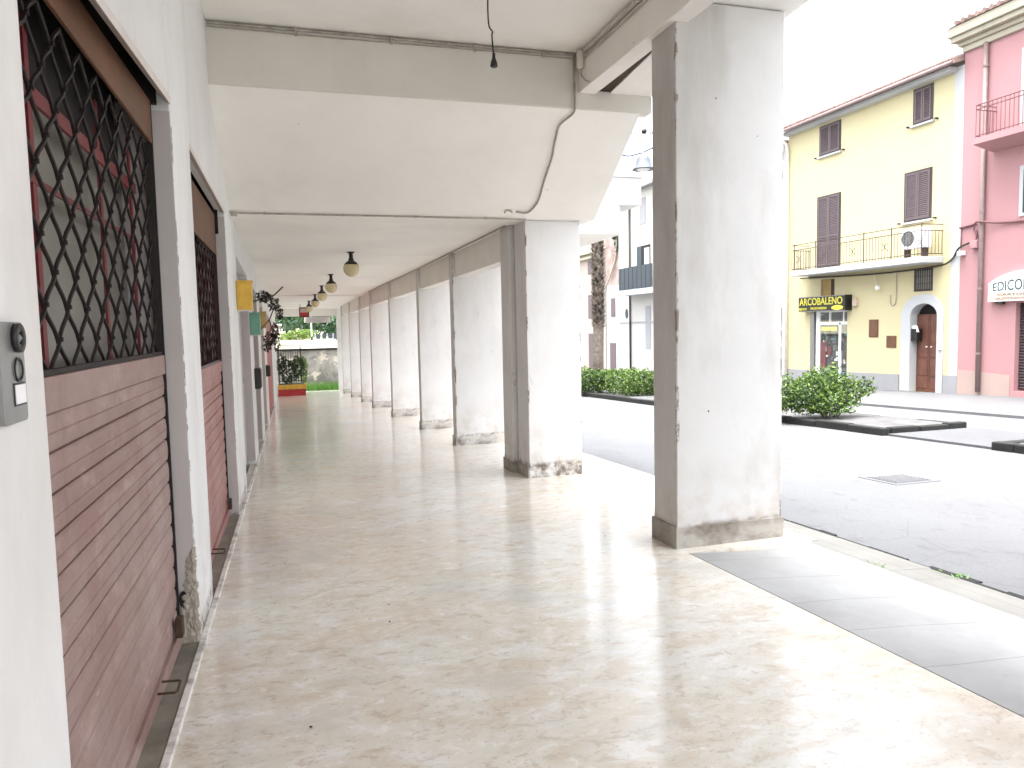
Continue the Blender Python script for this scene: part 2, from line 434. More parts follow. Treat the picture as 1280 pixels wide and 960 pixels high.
def facade(mb, X, y0, y1, z0, z1, holes, depth=.25):
    """wall skin facing -X with rectangular holes (ya, yb, za, zb) and their reveals"""
    ys = sorted({y0, y1, *[h[i] for h in holes for i in (0, 1)]}); zz = sorted({z0, z1, *[h[i] for h in holes for i in (2, 3)]})
    for a, b in zip(ys, ys[1:]):
        for c, d in zip(zz, zz[1:]):
            my, mz = (a + b) / 2, (c + d) / 2
            if any(h[0] < my < h[1] and h[2] < mz < h[3] for h in holes): continue
            mb.quad((X, a, c), (X, a, d), (X, b, d), (X, b, c))
    for a, b, c, d in holes:
        e = X + depth
        mb.quad((X, a, c), (e, a, c), (e, a, d), (X, a, d)); mb.quad((X, b, c), (X, b, d), (e, b, d), (e, b, c))
        mb.quad((X, a, d), (e, a, d), (e, b, d), (X, b, d)); mb.quad((X, a, c), (X, b, c), (e, b, c), (e, a, c))
        mb.quad((e, a, c), (e, a, d), (e, b, d), (e, b, c))
    # sides, top and back
    B = X + 8
    mb.quad((X, y0, z0), (B, y0, z0), (B, y0, z1), (X, y0, z1)); mb.quad((X, y1, z0), (X, y1, z1), (B, y1, z1), (B, y1, z0))
    mb.quad((X, y0, z1), (B, y0, z1), (B, y1, z1), (X, y1, z1)); mb.quad((B, y0, z0), (B, y1, z0), (B, y1, z1), (B, y0, z1))
    return mb

# ------------------------------------------------------------------ the setting
g = MB(); ys = [-150, -60, -10, 0, 20, 40, 75, 150, 500, 2500]; xs = [-2500, -100, -1, 30, 100, 2500]
for a, b in zip(ys, ys[1:]):
    for c, d in zip(xs, xs[1:]):
        g.quad((c, a, zs(a) - .45), (d, a, zs(a) - .45), (d, b, zs(b) - .45), (c, b, zs(b) - .45))
struct('ground', g, 'earth')

fz = lambda dz: (lambda x, y: zs(y) + dz)
road = MB(); yy = [-45 + 5 * i for i in range(25)]
for a, b in zip(yy, yy[1:]):
    road.quad((4.40, a, zs(a) - .135), (11.95, a, zs(a) - .165), (11.95, b, zs(b) - .165), (4.40, b, zs(b) - .135))
struct('road', road, 'asphalt')
lane = MB().bx(11.95, 14.2, -45, 75, fz(-.5), fz(-.16)); struct('side_road', lane, 'asphalt2')
fp = MB().bx(14.2, 18.5, -45, 75, fz(-.5), fz(-.10)); struct('far_pavement', fp, 'farpave')

fl = MB().bx(-.62, 2.785, -9, 34.6, fz(-.3), fz(0)); fl.bx(2.7851, 3.88, 4.80, 34.6, fz(-.3), fz(0.0))
fl.bx(3.8801, 4.12, 5.6, 34.6, fz(-.3), fz(-.001))
struct('arcade_floor', fl, 'marble')
# outer strip of grey slabs tilting towards the road
cross = lambda x, y: zs(y) - .082 * (x - 2.797) / 1.18 - .002
pv = MB().bx(2.797, 3.98, -9, 4.795, fz(-.4), cross); pv.bx(3.881, 3.984, 4.796, 5.599, fz(-.4), fz(-.086)); pv.bx(3.985, 4.12, 5.02, 5.599, fz(-.4), fz(-.09)); struct('pavement', pv, 'pave')
cr2 = lambda x, y: zs(y) - .085 - .03 * (x - 3.985) / .4
gt = MB()
yv = -9.
while yv < 34:
    L = rnd.uniform(.7, 1.15); x0 = 3.985 if yv < 5.0 else 4.125
    z_ = rnd.uniform(-.012, .006); xe = 4.37 + rnd.uniform(-.03, .03)
    gt.bx(x0, xe, yv, yv + L - .012, fz(-.4), (lambda q: (lambda x, y: cr2(x, y) + q))(z_)); yv += L
struct('gutter', gt, 'gutter', bevel=.012)

# planted islands edged in dark kerb stones
def kerb_run(mb, x0, x1, y0, y1, z, L=.95):
    alongy = abs(y1 - y0) > abs(x1 - x0); a, b = (y0, y1) if alongy else (x0, x1); t = a
    while t < b - .05:
        e = min(t + L * rnd.uniform(.9, 1.1), b); j = rnd.uniform(-.012, .012)
        if alongy: mb.bx(x0 + j, x1 + j, t, e - .015, fz(-.4), fz(z + j))
        else: mb.bx(t, e - .015, y0 + j, y1 + j, fz(-.4), fz(z + j))
        t = e
k = MB(); kerb_run(k, 9.95, 10.12, 10.5, 34, -.02); kerb_run(k, 10.14, 11.85, 10.47, 10.64, -.02, .62); kerb_run(k, 11.78, 11.93, 10.66, 34, -.06)
kerb_run(k, 10.0, 10.17, -12, 8.45, -.02); kerb_run(k, 11.78, 11.93, -12, 8.45, -.06); kerb_run(k, 10.19, 11.77, 8.28, 8.45, -.04, .6)
struct('kerb', k, 'kerbdark', bevel=.02)
bed = MB().bx(10.125, 11.775, 10.645, 34, fz(-.4), fz(-.055)).bx(10.175, 11.775, -12, 8.275, fz(-.4), fz(-.06)); struct('planting_bed', bed, 'soil')
pad = MB().bx(10.03, 11.94, 8.46, 10.46, fz(-.4), fz(-.118)); struct('crossing', pad, 'pad')
# terrace behind the stone wall at the far end
bk = MB()
for (a, za), (b, zb) in zip([(37.5, .62), (48, .75), (60, 1.0), (90, 1.6)], [(48, .75), (60, 1.0), (90, 1.6), (140, 2.)]):
    bk.add([(-30, a, -3), (3.2, a, -3), (3.2, b, -3), (-30, b, -3), (-30, a, za), (3.2, a, za), (3.2, b, zb), (-30, b, zb)],
           [(4, 5, 6, 7), (1, 2, 6, 5), (0, 1, 5, 4)])
struct('terrace', bk, 'straw')

# ------------------------------------------------------------------ near arcade building
WX = -.54                       # face of the inner wall
nb = thing('arcade_building', 'white plastered building over the near arcade with high ceiling, sloping soffit and roller shutters', 'building', (-.6, 3, 0))
w = MB()
w.bx(-1.2, WX, -8, 1.93, -.5, 4.085); 
# lintels above the two shutters, slightly inclined as in the street
lz = lambda y: 2.61 + (y - 2.7) * .086
w.bx(-.585, WX - .004, 1.931, 4.279, lambda x, y: lz(y) + (.03 if x < -.56 else 0), 4.084)
w.bx(-.632, WX - .004, 5.056, 7.664, lambda x, y: 2.70 + (.02 if x < -.56 else 0), 4.084)
w.bx(-1.2, -.95, 1.931, 4.279, -.6, 4.08); w.bx(-1.2, -.95, 5.056, 7.664, -.7, 4.08)
wall = obj('wall', w, 'plaster', nb, bevel=.008)
for ya, yb_, m_ in ((4.28, 5.055, 'pier'), (7.665, 8.868, 'pier2')):
    local(obj('pier', MB().bx(-1.2, WX, ya, yb_, -.7, 4.085), m_, nb, bevel=.008), (-.87, (ya + yb_) / 2, zs(ya) - .08))
lt = MB(); lt.bx(WX - .035, WX + .006, 1.935, 4.275, lambda x, y: lz(y) - .012 + (.03 if x < WX - .02 else 0), lambda x, y: lz(y) + .035)
obj('lintel', lt, 'fascia', nb, bevel=.006)
lt = MB(); lt.bx(WX - .035, WX + .004, 5.06, 7.66, lambda x, y: 2.685 + (.02 if x < WX - .02 else 0), 2.725); obj('lintel', lt, 'fascia', nb, bevel=.006)
obj('jamb', MB().bx(-.80, WX - .003, 4.268, 4.279, lambda x, y: zs(y) + .05, 2.70), 'jamb', nb)
obj('jamb', MB().bx(-.80, WX - .003, 7.652, 7.664, lambda x, y: zs(y) + .05, 2.655), 'jamb', nb)
# a patch of fallen render at the foot of the pier
er = MB()
for i in range(120):
    u = rnd.random() ** 1.5; zc = zs(4.27) + .02 + .50 * u; lim = .10 * (1 - u) ** .6
    xc = -.545 - lim * rnd.random(); yc = rnd.uniform(4.261, 4.270)
    r_ = rnd.uniform(.008, .024); o_ = len(er.v); sd = [rnd.uniform(.6, 1.3) for _ in range(8)]
    vs = [(xc, yc - r_ * .35, zc)] + [(xc + r_ * sd[k_] * math.cos(k_ * .785), yc, zc + r_ * 1.5 * sd[k_] * math.sin(k_ * .785)) for k_ in range(8)]
    er.add(vs, [(0, k_ + 1, (k_ + 1) % 8 + 1) for k_ in range(8)])
obj('crumbling_render', er, 'rough', nb)
hole = MB(); hole.lathe((0, 0, 0), [(0, 0), (.6, .0), (1, -.3)], 12)
hole.v = [(-.607 + x * .022, 4.2615 + z * .006, zs(4.27) + .255 + y * .05) for x, y, z in hole.v]
obj('hole', hole, 'dark', nb)

cl = MB().bx(-1.2, 2.90, -8, 6.9, 4.086, 4.30); obj('ceiling', cl, 'ceil', nb)
bm1 = MB().bx(WX - .3, 3.47, 6.65, 6.80, 3.585, 4.0855); obj('cross_beam', bm1, 'beam', nb, bevel=.006)
bm0 = MB().bx(WX - .3, 2.70, 1.46, 1.80, 3.65, 4.0855); obj('cross_beam', bm0, 'beam', nb, bevel=.006)
so = MB(); a = (6.681, 3.5845); b = (8.30, 2.80); x1, x2 = 3.36, 3.56
so.add([(WX - .3, a[0], a[1]), (x1, a[0], a[1]), (x2, b[0], b[1]), (WX - .3, b[0], b[1]),
        (WX - .3, a[0] + .14, a[1] + .3), (x1, a[0] + .14, a[1] + .3), (x2, b[0] + .14, b[1] + .3), (WX - .3, b[0] + .14, b[1] + .3)],
       [(0, 1, 2, 3), (4, 5, 6, 7), (0, 1, 5, 4), (1, 2, 6, 5), (2, 3, 7, 6), (3, 0, 4, 7)])
obj('sloping_soffit', so, 'ceil', nb)
lc = MB().bx(WX - .3, 3.56, 8.301, 8.868, 2.80, 3.1); obj('ceiling', lc, 'ceil', nb)
eb = MB().bx(2.705, 2.875, -8, 6.649, 3.725, 4.0855); obj('edge_beam', eb, 'beam2', nb, bevel=.006)
slz = lambda x, y: 3.745 + .088 * (6.65 - max(y, 3.5))
os_ = MB().bx(3.03, 3.79, 3.5, 6.649, slz, lambda x, y: slz(x, y) + .2).bx(3.03, 3.79, -1.2, 3.499, slz, lambda x, y: slz(x, y) + .2); obj('outer_soffit', os_, 'ceil', nb)  # rear piece is unseen, its length set to dim the near pillar
sl = MB().bx(2.8755, 3.0295, 3.5, 6.648, lambda x, y: slz(x, y) + .012, lambda x, y: slz(x, y) + .2).bx(2.8755, 3.0295, -1.2, 3.499, lambda x, y: slz(x, y) + .012, lambda x, y: slz(x, y) + .2); obj('slot_shade', sl, 'rust_and_shade', nb)  # dark fill standing for the shade inside the slot
up = MB().bx(-8, 2.9, -8, -1.201, 4.55, 10.5)  .bx(-8, 3.79, -1.2, 8.868, 4.55, 10.5); up.bx(2.906, 3.789, 3.5, 6.6, lambda x, y: slz(x, y) + .201, 4.549).bx(2.906, 3.789, -1.2, 3.499, lambda x, y: slz(x, y) + .201, 4.549); obj('unseen_storey', up, 'plaster', nb)  # unseen storey added for its shading, set back behind to let in sky
st = MB().bx(WX + .0008, -.503, -9, 8.868, fz(-.3), lambda x, y: zs(y) + .016)
obj('threshold_kerb', st, 'strip', nb, bevel=.005)

def pillar(parent, xl, yf, wd, dp, top, mat, plinth=True, ph=.15, pm='plinth'):
    xc, yc = xl + wd / 2, yf + dp / 2
    p = MB().bx(xl, xl + wd, yf, yf + dp, fz(-.35), top)
    o = obj('pillar', p, mat, parent, bevel=.009); local(o, (xc, yc, zs(yf)))
    if plinth:
        q = MB().bx(xl - .016, xl + wd + .016, yf - .016, yf + dp + .016, fz(-.3), lambda x, y: zs(yf) + ph)
        obj('plinth', q, pm, o, bevel=.006)
    return o
for yf in (-2.0, 1.43, 4.94):
    o = pillar(nb, 2.77, yf, .93, .37, slz(0, yf + .37) + .02, 'pil1', True, .165)
p2 = pillar(nb, 2.72, 8.405, .69, .44, 2.799, 'pil2', False)
q = MB().bx(2.702, 2.7195, 8.40, 8.845, fz(-.2), lambda x, y: zs(8.4) + .13); obj('plinth', q, 'plinth', p2)

def roller_shutter(parent, y0, y1, zsplit, ztop, slatm, meshm, first):
    X = -.64; zb = zs((y0 + y1) / 2) + .06
    s = MB(); n = max(1, round((zsplit - .10 - zb) / .115)); h = (zsplit - .10 - zb) / n
    for i in range(n):                                 # curved slats, one sheet
        prof = [(0, -.004), (.025, -.006), (.05, .006), (.10, .011), (.47, .015), (.50, .0115), (.53, .015), (.93, .011), (.985, .006), (1., -.004)]
        for (t0, d0), (t1, d1) in zip(prof, prof[1:]):
            za, zc = zb + (i + t0) * h, zb + (i + t1) * h
            s.quad((X - .012 + d0, y0, za), (X - .012 + d0, y1, za), (X - .012 + d1, y1, zc), (X - .012 + d1, y0, zc))
    root = obj('roller_shutter', s, slatm, parent)
    tr = MB().bx(X - .02, X + .012, y0, y1, zsplit - .0995, zsplit); obj('mid_rail', tr, slatm, root, bevel=.004)
    br = MB().bx(X - .02, X + .014, y0, y1, lambda x, y: zs(y) + .012, lambda x, y: max(zs(y) + .05, zb)); obj('bottom_rail', br, slatm, root)
    # expanding lattice, every bar a little wavy
    L = MB(); dy, dz = .23, .20; c = -14
    while c * dy < (y1 - y0) + (ztop - zsplit) * 2 + 1:
        for sg in (1, -1):
            pts = []; base = y0 + c * dy; t = 0.
            while t <= ztop - zsplit + 1e-6:
                yq = base + sg * (t * dy / dz - .0085 * math.sin(4 * math.pi * t / dz))
                if y0 < yq < y1: pts.append((X - .02 + sg * .003, yq, zsplit + t))
                elif pts: break
                t += dz / 12
            if len(pts) > 1: L.tube(pts, .0068 if first else .006, 4)
        if first:
            for q in range(14):                       # rivets where the bars cross
                zq = zsplit + q * dz / 2; yq = y0 + c * dy + (q % 2) * dy / 2
                if y0 < yq < y1 and zq < ztop: L.bx(X - .014, X - .008, yq - .006, yq + .006, zq - .007, zq + .007)
        c += 1
    L.bx(X - .015, X + .004, y0, y1, zsplit + .001, zsplit + .018)
    for yq in (y0 + .012, y1 - .034): L.bx(X - .03, X + .003, yq, yq + .022, zsplit, ztop)
    obj('grille', L, meshm, root)
    gd_ = MB().bx(X - .012, X + .012, y1 - .026, y1 - .001, fz(.04), ztop + .2); obj('guide_channel', gd_, 'dark', root)
    pn = MB().bx(-.80, -.79, y0, y1, zsplit - .1, ztop - .19); obj('pane', pn, 'pane' if first else 'dark', root)
    bd = MB(); bd.bx(-.645, -.628, y0, y1, lambda x, y: ztop, lambda x, y: ztop + (.16 + (y - 2.96) * .045 if first else .38)); obj('header_board', bd, 'board', root, bevel=.004)
    bk_ = MB().bx(-.949, -.795, y0, y1, ztop - .1899, 3.3).bx(-.79, -.60, y0, y1, 2.98, 3.0).bx(-.789, -.600, y1 - .02, y1 - .0005, ztop + .2005, 2.979); obj('roll_box_shade', bk_, 'dark', root)  # roll box with black liner painting the cavity's shade
    si = MB().bx(-.70, -.5405, y0, y1, fz(-.2), lambda x, y: zs(y) + .010); obj('sill', si, 'sill', root)
    if first:
        fr = MB().bx(-.735, -.722, y0, y1, 2.27, 2.32)
        for yq in (2.62, 3.5, 4.15): fr.bx(-.737, -.728, yq, yq + .04, zsplit - .1, ztop)
        fr.bx(-.734, -.726, y0, y1, 2.02, 2.04)
        obj('red_frame', fr, 'redbar', root)
    else:
        fr = MB()
        for i in range(9): fr.bx(-.735, -.715, y0 + .12 + i * .3, y0 + .15 + i * .3, zsplit - .1, ztop)
        obj('red_frame', fr, 'mesh2', root)
    # pull ring and bolt at the foot
    yh = y0 + (1.62 if first else .95); zh = zs(yh) + .075
    hs = MB().tube([(X + .005, yh - .06, zh), (X + .085, yh - .06, zh - .005), (X + .095, yh - .05, zh - .005), (X + .095, yh + .05, zh - .005), (X + .085, yh + .06, zh - .005), (X + .005, yh + .06, zh)], .006, 6)
    obj('pull_ring', hs, 'rust_and_shade', root)
    lk = MB().bx(X + .012, X + .05, y1 - .20, y1 - .13, zs(y1) + .12, zs(y1) + .22); obj('bolt', lk, 'rust_and_shade', root, bevel=.006)
    return root
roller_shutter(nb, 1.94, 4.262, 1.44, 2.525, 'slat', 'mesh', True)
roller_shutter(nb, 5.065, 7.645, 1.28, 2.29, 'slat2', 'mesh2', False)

# ------------------------------------------------------------------ far arcade building
cz = lambda x, y: 2.812 - .012 * (y - 8.3)
fb = thing('arcade_building', 'white plastered building over the far arcade with low ceiling and a long row of pillars', 'building', (-.6, 20, 0))
piers = [(8.872, 9.04), (11.40, 12.5), (14.45, 15.7), (17.7, 19.5), (25.0, 33.6)]
w = MB()
for a, b in piers: w.bx(-1.2, WX, a, b, fz(-.4), 2.9)
for (a, b), (c, d) in zip(piers, piers[1:]):
    w.bx(-1.2, WX - .004, b + .001, c - .001, lambda x, y: zs(y) + 2.75 if zs(y) + 2.75 < cz(0, y) - .12 else cz(0, y) - .12, 2.89); w.bx(-1.2, -.95, b + .001, c - .001, fz(-.4), 2.8)
obj('wall', w, 'plaster', fb, bevel=.008)
for (a, b), (c, d) in zip(piers, piers[1:]): obj('jamb', MB().bx(-.90, WX - .003, c - .012, c - .0005, fz(.05), lambda x, y: zs(y) + 2.7), 'jamb', fb)
for (y0, y1, m, x) in ((9.045, 11.385, 'jamb', -.66), (12.505, 14.43, 'wood', -.8), (15.705, 17.68, 'beige', -.66), (19.505, 24.98, 'reddoor', -.585)):
    d_ = MB().bx(x - .05, x, y0, y1, fz(.03), lambda x, y: zs(y) + 2.68)
    o = obj('door', d_, m, fb)
    rb = MB()
    for i in range(4):
        ya = y0 + (y1 - y0) * (i + .06) / 4; yb_ = y0 + (y1 - y0) * (i + .94) / 4
        rb.bx(x + .0005, x + .012, ya, yb_, lambda x, y: zs(y) + .15, lambda x, y: zs(y) + 1.2); rb.bx(x + .0005, x + .012, ya, yb_, lambda x, y: zs(y) + 1.3, lambda x, y: zs(y) + 2.5)
    obj('panel', rb, m, o)
cl = MB().bx(-1.2, 2.95, 8.872, 33.6, cz, 3.05); obj('ceiling', cl, 'ceil', fb)
pxy = [(2.665, 8.90, .75, .40), (2.60, 11.93), (2.52, 14.82), (2.394, 18.3), (2.288, 21.79), (2.247, 24.83), (2.165, 28.06), (2.086, 31.16)]
bz = lambda x, y: 2.40 - .012 * (y - 10)
for i, t_ in enumerate(pxy):
    xl, yf = t_[:2]; wd, dp = (t_[2:] if len(t_) > 2 else ((.85 if i < 2 else .68), .26))
    pillar(fb, xl, yf, wd, dp, cz(0, yf) - .004, 'pil2' if i == 0 else 'pil', True, .15 if i else .14, 'plinth' if i == 0 else 'plinthw')
    if i + 1 < len(pxy):
        x2_, y2_ = pxy[i + 1][:2]
        e = MB(); ya, yb_ = yf + dp + .001, y2_ - .001; xa, xb = xl + .05, x2_ + .05
        e.add([(xa, ya, bz(0, ya)), (xa + .2, ya, bz(0, ya)), (xb + .2, yb_, bz(0, yb_)), (xb, yb_, bz(0, yb_)),
               (xa, ya, cz(0, ya)), (xa + .2, ya, cz(0, ya)), (xb + .2, yb_, cz(0, yb_)), (xb, yb_, cz(0, yb_))],
              [(3, 2, 1, 0), (4, 5, 6, 7), (0, 1, 5, 4), (1, 2, 6, 5), (2, 3, 7, 6), (3, 0, 4, 7)])
        obj('edge_beam', e, 'beam2', fb)
os_ = MB().bx(2.96, 3.5, 11.21, 34, lambda x, y: 2.72 - .012 * (y - 8.9), lambda x, y: 3.0 - .012 * (y - 8.9)).bx(2.96, 4.22, 8.90, 11.2, lambda x, y: 2.72 - .012 * (y - 8.9), lambda x, y: 3.0 - .012 * (y - 8.9)); os_.bx(4.221, 4.28, 8.92, 11.2, 2.80, 3.0)
obj('balcony_slab', os_, 'ceil', fb, bevel=.006)
pp = MB().bx(4.10, 4.50, 8.93, 11.2, 3.10, 3.45).bx(4.12, 4.2, 8.95, 11.2, 2.9, 3.1); pp.bx(4.06, 4.54, 8.90, 11.25, 3.452, 3.475); obj('balcony_parapet', pp, 'plaster', fb, bevel=.006)
up = MB().bx(-8, 3.5, 8.872, 34, 3.06, 10.5); obj('unseen_storey', up, 'plaster', fb)  # unseen storey, added for the shading it gives
ebm = MB().bx(-1.2, 2.30, 33.61, 34.0, 2.19, 3.05); obj('end_beam', ebm, 'ceil', fb)
epl = MB().bx(2.03, 2.28, 33.35, 33.6, fz(-.3), 2.9); obj('pillar', epl, 'plaster', fb, bevel=.008)
cp = MB().bx(.74, 1.86, 35.0, 36.4, 1.93, 2.18); obj('canopy', cp, 'jamb', fb); cp2 = MB().bx(.8, 1.8, 34.001, 35.0, 2.12, 2.17); obj('canopy_slab', cp2, 'jamb', fb)
sb = MB().bx(WX + .0008, -.503, 8.872, 33.6, fz(-.3), lambda x, y: zs(y) + .016); obj('threshold_kerb', sb, 'strip', fb, bevel=.005)
for z in (2.05, 1.37): obj('rail', MB().bx(2.45, 3.0, 29.6, 29.63, z, z + .04), 'steel', fb)
cb = MB().bx(WX, 2.25, 23.3, 23.5, lambda x, y: cz(x, y) - .035, lambda x, y: cz(x, y) + .01); obj('cross_beam', cb, 'ceil', fb)

# ------------------------------------------------------------------ cables and conduits in the arcade
c = MB().tube([(-.53, 6.636, 4.062), (.4, 6.636, 4.066), (1.6, 6.636, 4.064), (2.68, 6.636, 4.068)], .012, 6)
c.tube([(-.53, 6.64, 4.034), (.5, 6.643, 4.030), (1.7, 6.643, 4.036), (2.68, 6.643, 4.034)], .006, 5)
for x in (.15, .95, 1.7, 2.35): c.bx(x, x + .025, 6.622, 6.6495, 4.02, 4.08)
tag(obj('conduit', c, 'conduit', org=(1, 6.64, 4.05)), 'thin grey conduit clipped along the top of the cross beam', 'conduit')
ed = thing('conduit', 'pair of pale pipes with round junction box along the edge beam by the ceiling', 'conduit', (2.69, 5, 4.0))
c = MB().tube([(2.688, 6.45, 4.03), (2.688, -2, 4.03)], .014, 8).tube([(2.690, 6.45, 3.99), (2.690, -2, 3.99)], .010, 8); obj('pipe', c, 'conduitw', ed, True)
c = MB().lathe((2.668, 6.50, 3.97), [(0, -.075), (.026, -.07), (.034, -.06), (.034, .07), (.028, .085), (0, .09)], 14); obj('junction_box', c, 'conduitw', ed, True)
c = MB().tube([(2.672, 6.50, 3.90), (2.672, 6.49, 3.84), (2.682, 6.42, 3.77), (2.69, 6.34, 3.735)], .006, 6); obj('wire', c, 'conduit', ed, True)
pts = [(2.66, 6.632, 4.05), (2.66, 6.632, 3.75), (2.665, 6.632, 3.60), (2.67, 6.70, 3.555), (2.64, 6.76, 3.525), (2.59, 6.85, 3.48), (2.60, 6.97, 3.42), (2.63, 7.13, 3.345), (2.665, 7.29, 3.27), (2.70, 7.65, 3.095), (2.735, 7.91, 2.97), (2.725, 8.05, 2.90), (2.67, 8.16, 2.845), (2.54, 8.155, 2.85)]
def smooth(p, n=4):
    p = [Vector(q) for q in p]; out = []
    for i in range(len(p) - 1):
        a, b, c_, d = p[max(i - 1, 0)], p[i], p[i + 1], p[min(i + 2, len(p) - 1)]
        for k_ in range(n):
            t = k_ / n
            out.append(.5 * ((2 * b) + (c_ - a) * t + (2 * a - 5 * b + 4 * c_ - d) * t * t + (3 * b - a - 3 * c_ + d) * t ** 3))
    return out + [p[-1]]
c = MB().tube(smooth(pts), .011, 7)
c.tube(smooth([(2.49, 8.16, 2.845), (2.46, 8.14, 2.86), (2.41, 8.14, 2.86), (2.40, 8.15, 2.83)]), .010, 6)
tag(obj('cable', c, 'conduit', org=(2.7, 7.3, 3.2), smooth=True), 'grey cable winding down the sloping soffit to the second pillar', 'cable')
c = MB().tube([(-.53, 8.29, 2.787), (1., 8.293, 2.790), (2.70, 8.29, 2.787)], .009, 6)
for x in (-.2, .6, 1.4, 2.2): c.bx(x, x + .02, 8.275, 8.302, 2.778, 2.8)
c.bx(-.525, -.46, 8.27, 8.305, 2.755, 2.80)
tag(obj('cable', c, 'conduit', org=(1, 8.29, 2.79)), 'straight thin cable stapled across the foot of the sloping soffit', 'cable')
c = MB().tube([(2.62, 8.88, 2.788), (2.55, 12, 2.755), (2.5, 14.8, 2.725), (2.36, 18.3, 2.68), (2.26, 21.8, 2.64)], .010, 6)
tag(obj('cable', c, 'conduit', org=(2.5, 12, 2.75)), 'thin cable running over the pillar heads below the far low ceiling', 'cable')
pd = thing('pendant_socket', 'bare black lamp holder dangling on a wire from the near ceiling', 'lamp', (1.58, 5.7, 4.085))
c = MB().tube(smooth([(1.58, 5.7, 4.086), (1.578, 5.7, 3.97), (1.585, 5.7, 3.87), (1.612, 5.7, 3.83), (1.606, 5.7, 3.80), (1.615, 5.7, 3.66)]), .006, 6); obj('wire', c, 'black', pd, True)
c = MB().lathe((1.617, 5.7, 3.60), [(0, .07), (.012, .07), (.014, .03), (.026, .0), (.03, -.03), (.022, -.035), (0, -.03)], 14); obj('lamp_holder', c, 'black', pd, True)

# ------------------------------------------------------------------ globe lamps
lamps = [(.985, 11.92), (.895, 16.0), (.845, 19.3), (.80, 23.0), (.72, 26.7)]
lab = ['nearest and largest of the yellowed globe lamps under the ceiling', 'second globe lamp from the near end of the row', 'third globe lamp, middle of the row of five',
       'fourth globe lamp, just before the last one in the row', 'farthest and smallest globe lamp, beside the hanging red sign']
for i, (x, y) in enumerate(lamps):
    loc = (x, y, cz(0, y))
    if i == 0:
        lp0 = thing('globe_lamp', lab[0], 'lamp', loc, 'globe lamps along the arcade ceiling')
        z = loc[2]
        c = MB().lathe((x, y, z), [(0, 0), (.06, 0), (.06, -.012), (.035, -.022), (.03, -.03), (.032, -.10), (.042, -.105), (.042, -.135), (.070, -.152), (.095, -.175), (.110, -.20), (.106, -.201), (.06, -.16), (0, -.155)], 20); obj('stem', c, 'black', lp0, True)
        prof = [(.125 * math.sin(math.pi * k_ / 16), .125 * math.cos(math.pi * k_ / 16)) for k_ in range(2, 17)]
        c = MB().lathe((x, y, z - .262), prof, 28); obj('globe', c, 'globe', lp0, True)
    else: dup(lp0, loc, lab[i])
hs = thing('hanging_sign', 'small square sign with dark frame and red lower half hanging under the far ceiling', 'sign', (.62, 29, cz(0, 29)))
c = MB().bx(.41, .77, 28.97, 29.0, 2.06, 2.44); obj('frame', c, 'rust_and_shade', hs)
c = MB().bx(.445, .735, 28.962, 28.9695, 2.245, 2.40); obj('panel', c, 'signcream', hs)
c = MB().bx(.445, .735, 28.961, 28.9695, 2.10, 2.244); obj('panel', c, 'redband', hs)
for x in (.45, .73): obj('hanger', MB().tube([(x, 28.985, 2.44), (x, 28.985, cz(0, 29))], .008, 6), 'black', hs)

# ------------------------------------------------------------------ things on the left wall
ic = thing('intercom', 'grey steel door intercom with lens, ring button and white name plate on near wall', 'intercom', (WX, 1.69, 1.48))
x = WX + .001
pl_ = []
for cy, cz_, a0 in ((1.735, 1.568, 0), (1.625, 1.568, 90), (1.625, 1.392, 180), (1.735, 1.392, 270)):
    for k_ in range(5):
        t = R(a0 + 22.5 * k_); pl_.append((x, cy + .012 * math.cos(t), cz_ + .012 * math.sin(t)))
c = MB().prism(pl_, (.016, 0, 0)); obj('plate', c, 'steel', ic)
def ring(mb, cy, cz_, r0, r1, x0, x1, n=28):
    v = []
    for r_, xx in ((r0, x0), (r0, x1), (r1, x1), (r1, x0)): v += [(xx, cy + r_ * math.cos(2 * math.pi * k_ / n), cz_ + r_ * math.sin(2 * math.pi * k_ / n)) for k_ in range(n)]
    return mb.add(v, [(i * n + k_, i * n + (k_ + 1) % n, ((i + 1) % 4) * n + (k_ + 1) % n, ((i + 1) % 4) * n + k_) for i in range(4) for k_ in range(n)])
def disc(mb, cy, cz_, r_, xx, dome=0., n=28):
    v = [(xx + dome, cy, cz_)] + [(xx, cy + r_ * math.cos(2 * math.pi * k_ / n), cz_ + r_ * math.sin(2 * math.pi * k_ / n)) for k_ in range(n)]
    return mb.add(v, [(0, k_ + 1, (k_ + 1) % n + 1) for k_ in range(n)])
c = ring(MB(), 1.704, 1.548, .014, .029, x + .017, x + .026); obj('lens_hood', c, 'black', ic, True)
c = disc(MB(), 1.704, 1.548, .015, x + .018, .01); obj('lens', c, 'steel', ic, True)
c = ring(MB(), 1.704, 1.485, .0205, .0245, x + .017, x + .0195); obj('ring_button', c, 'black', ic)
c = MB().bx(x + .0165, x + .0195, 1.676, 1.732, 1.417, 1.455); obj('name_plate', c, 'white', ic)
c = MB().bx(x + .0165, x + .0178, 1.672, 1.736, 1.413, 1.459); obj('name_plate_frame', c, 'black', ic)

